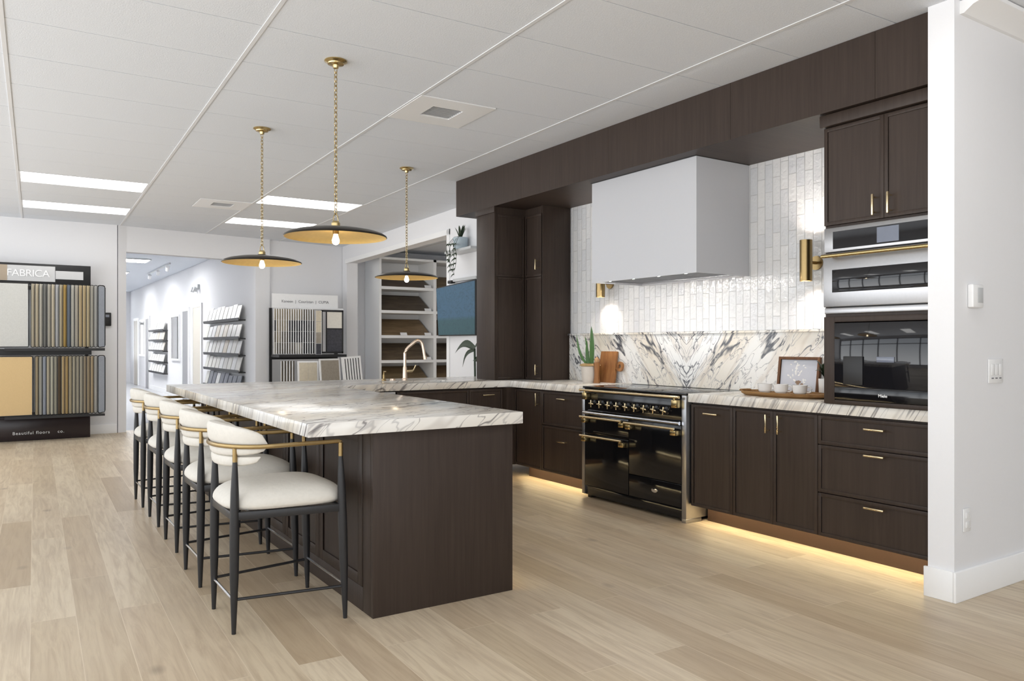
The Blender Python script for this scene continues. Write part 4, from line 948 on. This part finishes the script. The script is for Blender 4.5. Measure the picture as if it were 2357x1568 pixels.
m = MB(); m.lathe([(0, 0), (.07, 0), (.085, .04), (.09, .15), (.082, .15), (.075, .12), (0, .12)], 24); m.build('pot', 'potblue', t)
rng = random.Random(5); m = MB()
for k in range(7):
    a = rng.random() * 6.28; leaf(m, (0, 0, .12), (.07 * math.cos(a), .08 * math.sin(a), .26 + rng.random() * .04), .016, (0, 0, .02), 5, (math.cos(a), math.sin(a), .3))
for k, (dy, ln) in enumerate(((.10, .34), (.06, .2), (.01, .32), (-.06, .36), (-.12, .3))):
    px, py, pz = -.09, dy, .10; pts = [(0, 0, .13), (-.06, dy * .5, .16), (-.13, dy, .06)]
    for q in range(int(ln / .06)):
        pts.append((-.13 + rng.uniform(-.01, .01), dy - .03 * q + rng.uniform(-.01, .01) if k == 0 else dy + rng.uniform(-.015, .015), .0 - .06 * q))
    m.tube(pts, .0025, 5)
    for p_ in pts[2:]:
        for s in (-1, 1):
            if rng.random() < .75: leaf(m, p_, (p_[0] - .02, p_[1] + s * rng.uniform(.02, .05), p_[2] - rng.uniform(.0, .05)), .012, (0, 0, .006), 4, (-1, 0, .4))
m.build('vine', 'leafd', t)
t = thing('low_plant', 'dark leaves of a plant reaching out below the blue screen', 'plant', (4.45, 7.75, ZT + .001) if 0 else (4.45, 7.55, 0))
m = MB(); m.lathe([(0, 0), (.14, 0), (.17, .05), (.18, .42), (.165, .42), (.155, .36), (0, .36)], 24); m.build('pot', 'potmat', t)
m = MB(); m.tube([(0, 0, .35), (0, .01, .9), (0, .02, 1.22)], .012, 8); m.build('stem', 'leafd', t)
m = MB()
for a in (((0, .02, 1.22), (-.02, .44, 1.16), .045, (0, 0, .08)), ((0, .02, 1.2), (-.02, .26, 1.0), .03, (0, .04, .05)), ((0, .02, 1.22), (0, -.3, 1.28), .04, (0, 0, .06)), ((0, .02, 1.1), (.0, -.25, .95), .04, (0, 0, .06))): leaf(m, *a[:3], bend=a[3], nrm=(-1, -.2, .5))
m.build('foliage', 'leafd', t)
# ------------------------------------------------------------------ corridor tile racks
for k, cc in enumerate(((226, 224, 216), (214, 212, 206), (232, 232, 230), (216, 206, 188), (96, 100, 110))): M['tl%d' % k] = plain('tile_sample_%s' % 'abcde'[k], srgb(*cc), .3, 0, .06, 12)
def tile_rack(label, y0, y1, shelves, ncol, th, grp, desc, small=False):
    t = thing('tile_rack', label, 'display rack', (3.4495, y1, 0), FX)
    L = y1 - y0
    for z in shelves:
        m = MB(); m.box(0, L, -.12, 0, z - .02, z); m.box(0, L, -.125, -.115, z, z + .03); m.build('ledge', 'blackm', t, smooth=False)
    for r_, z in enumerate(shelves):
        for k in range(ncol):
            w = L / ncol * .86; rr = random.Random(k * 7 + r_); mk = rr.choice([0, 0, 1, 2, 2, 3]) if r_ > 0 or small else rr.choice([4, 2, 4, 1])
            m = MB(); m.box(0, w, -.010, 0, 0, th * rr.uniform(.88, 1.05), mat=RX(math.radians(-14)))
            o = m.build('tile_sample', 'tl%d' % mk, smooth=False)
            nm = ['ivory', 'pale grey', 'white', 'beige', 'charcoal'][mk]
            tag(o, '%s tile sample standing on the %s' % (nm, desc), 'tile sample', '%s tiles on the %s' % (nm, desc), (3.4495 - .105, y1 - L * (k + .07) / ncol, z + .001), FX)
tile_rack('near wall rack of black ledges holding pale tiles in the corridor', 13.58, 16.35, [.47, .79, 1.08, 1.37, 1.69], 9, .27, 'a', 'near corridor tile rack')
tile_rack('far wall rack of black ledges holding small tiles in the corridor', 21.1, 23.4, [.52, .80, 1.09, 1.36, 1.62], 6, .23, 'b', 'far corridor tile rack', True)
# corridor lights: the nearest is real, the farther ones added for brightness
for k, y in enumerate((17.3, 20.5, 24.0)):
    t = thing('corridor_light', ['flat white ceiling light just inside the corridor opening', 'added flat ceiling light halfway down the corridor', 'added flat ceiling light near the corridor end'][k], 'light', (1.85, y, CEIL))
    m = MB(); m.box(-.62, .62, -.31, .31, -.02, -.001); m.build('frame', 'tee', t, smooth=False); m = MB(); m.box(-.59, .59, -.28, .28, -.024, -.0205); m.build('diffuser', 'cled', t, smooth=False)
t = thing('emergency_light', 'twin-head emergency light high on the corridor wall', 'emergency light', (3.4495, 17.4, 2.48), FX)
m = MB(); m.box(-.12, .12, -.05, 0, -.05, .05, .01); m.build('case', 'gplastic', t)
for s in (-1, 1): m = MB(); m.lathe([(0, -.04), (.045, -.04), (.055, .03), (0, .03)], 18, mat=T(s * .12, -.1, -.06) @ RX(PI / 2.5)); m.build('lamp_head', 'gplastic', t)
t = thing('track_spotlights', 'white track with spotlights on the corridor ceiling', 'light', (2.9, 19.0, CEIL))
m = MB(); m.box(-.015, .015, -1.5, 1.5, -.03, -.001); m.build('track', 'tee', t, smooth=False)
for k in range(3): m = MB(); m.lathe([(0, -.05), (.035, -.05), (.04, .05), (0, .05)], 16, mat=T(0, -1.2 + k * 1.2, -.1) @ RX(.7)); m.build('spot_head', 'plastic', t)
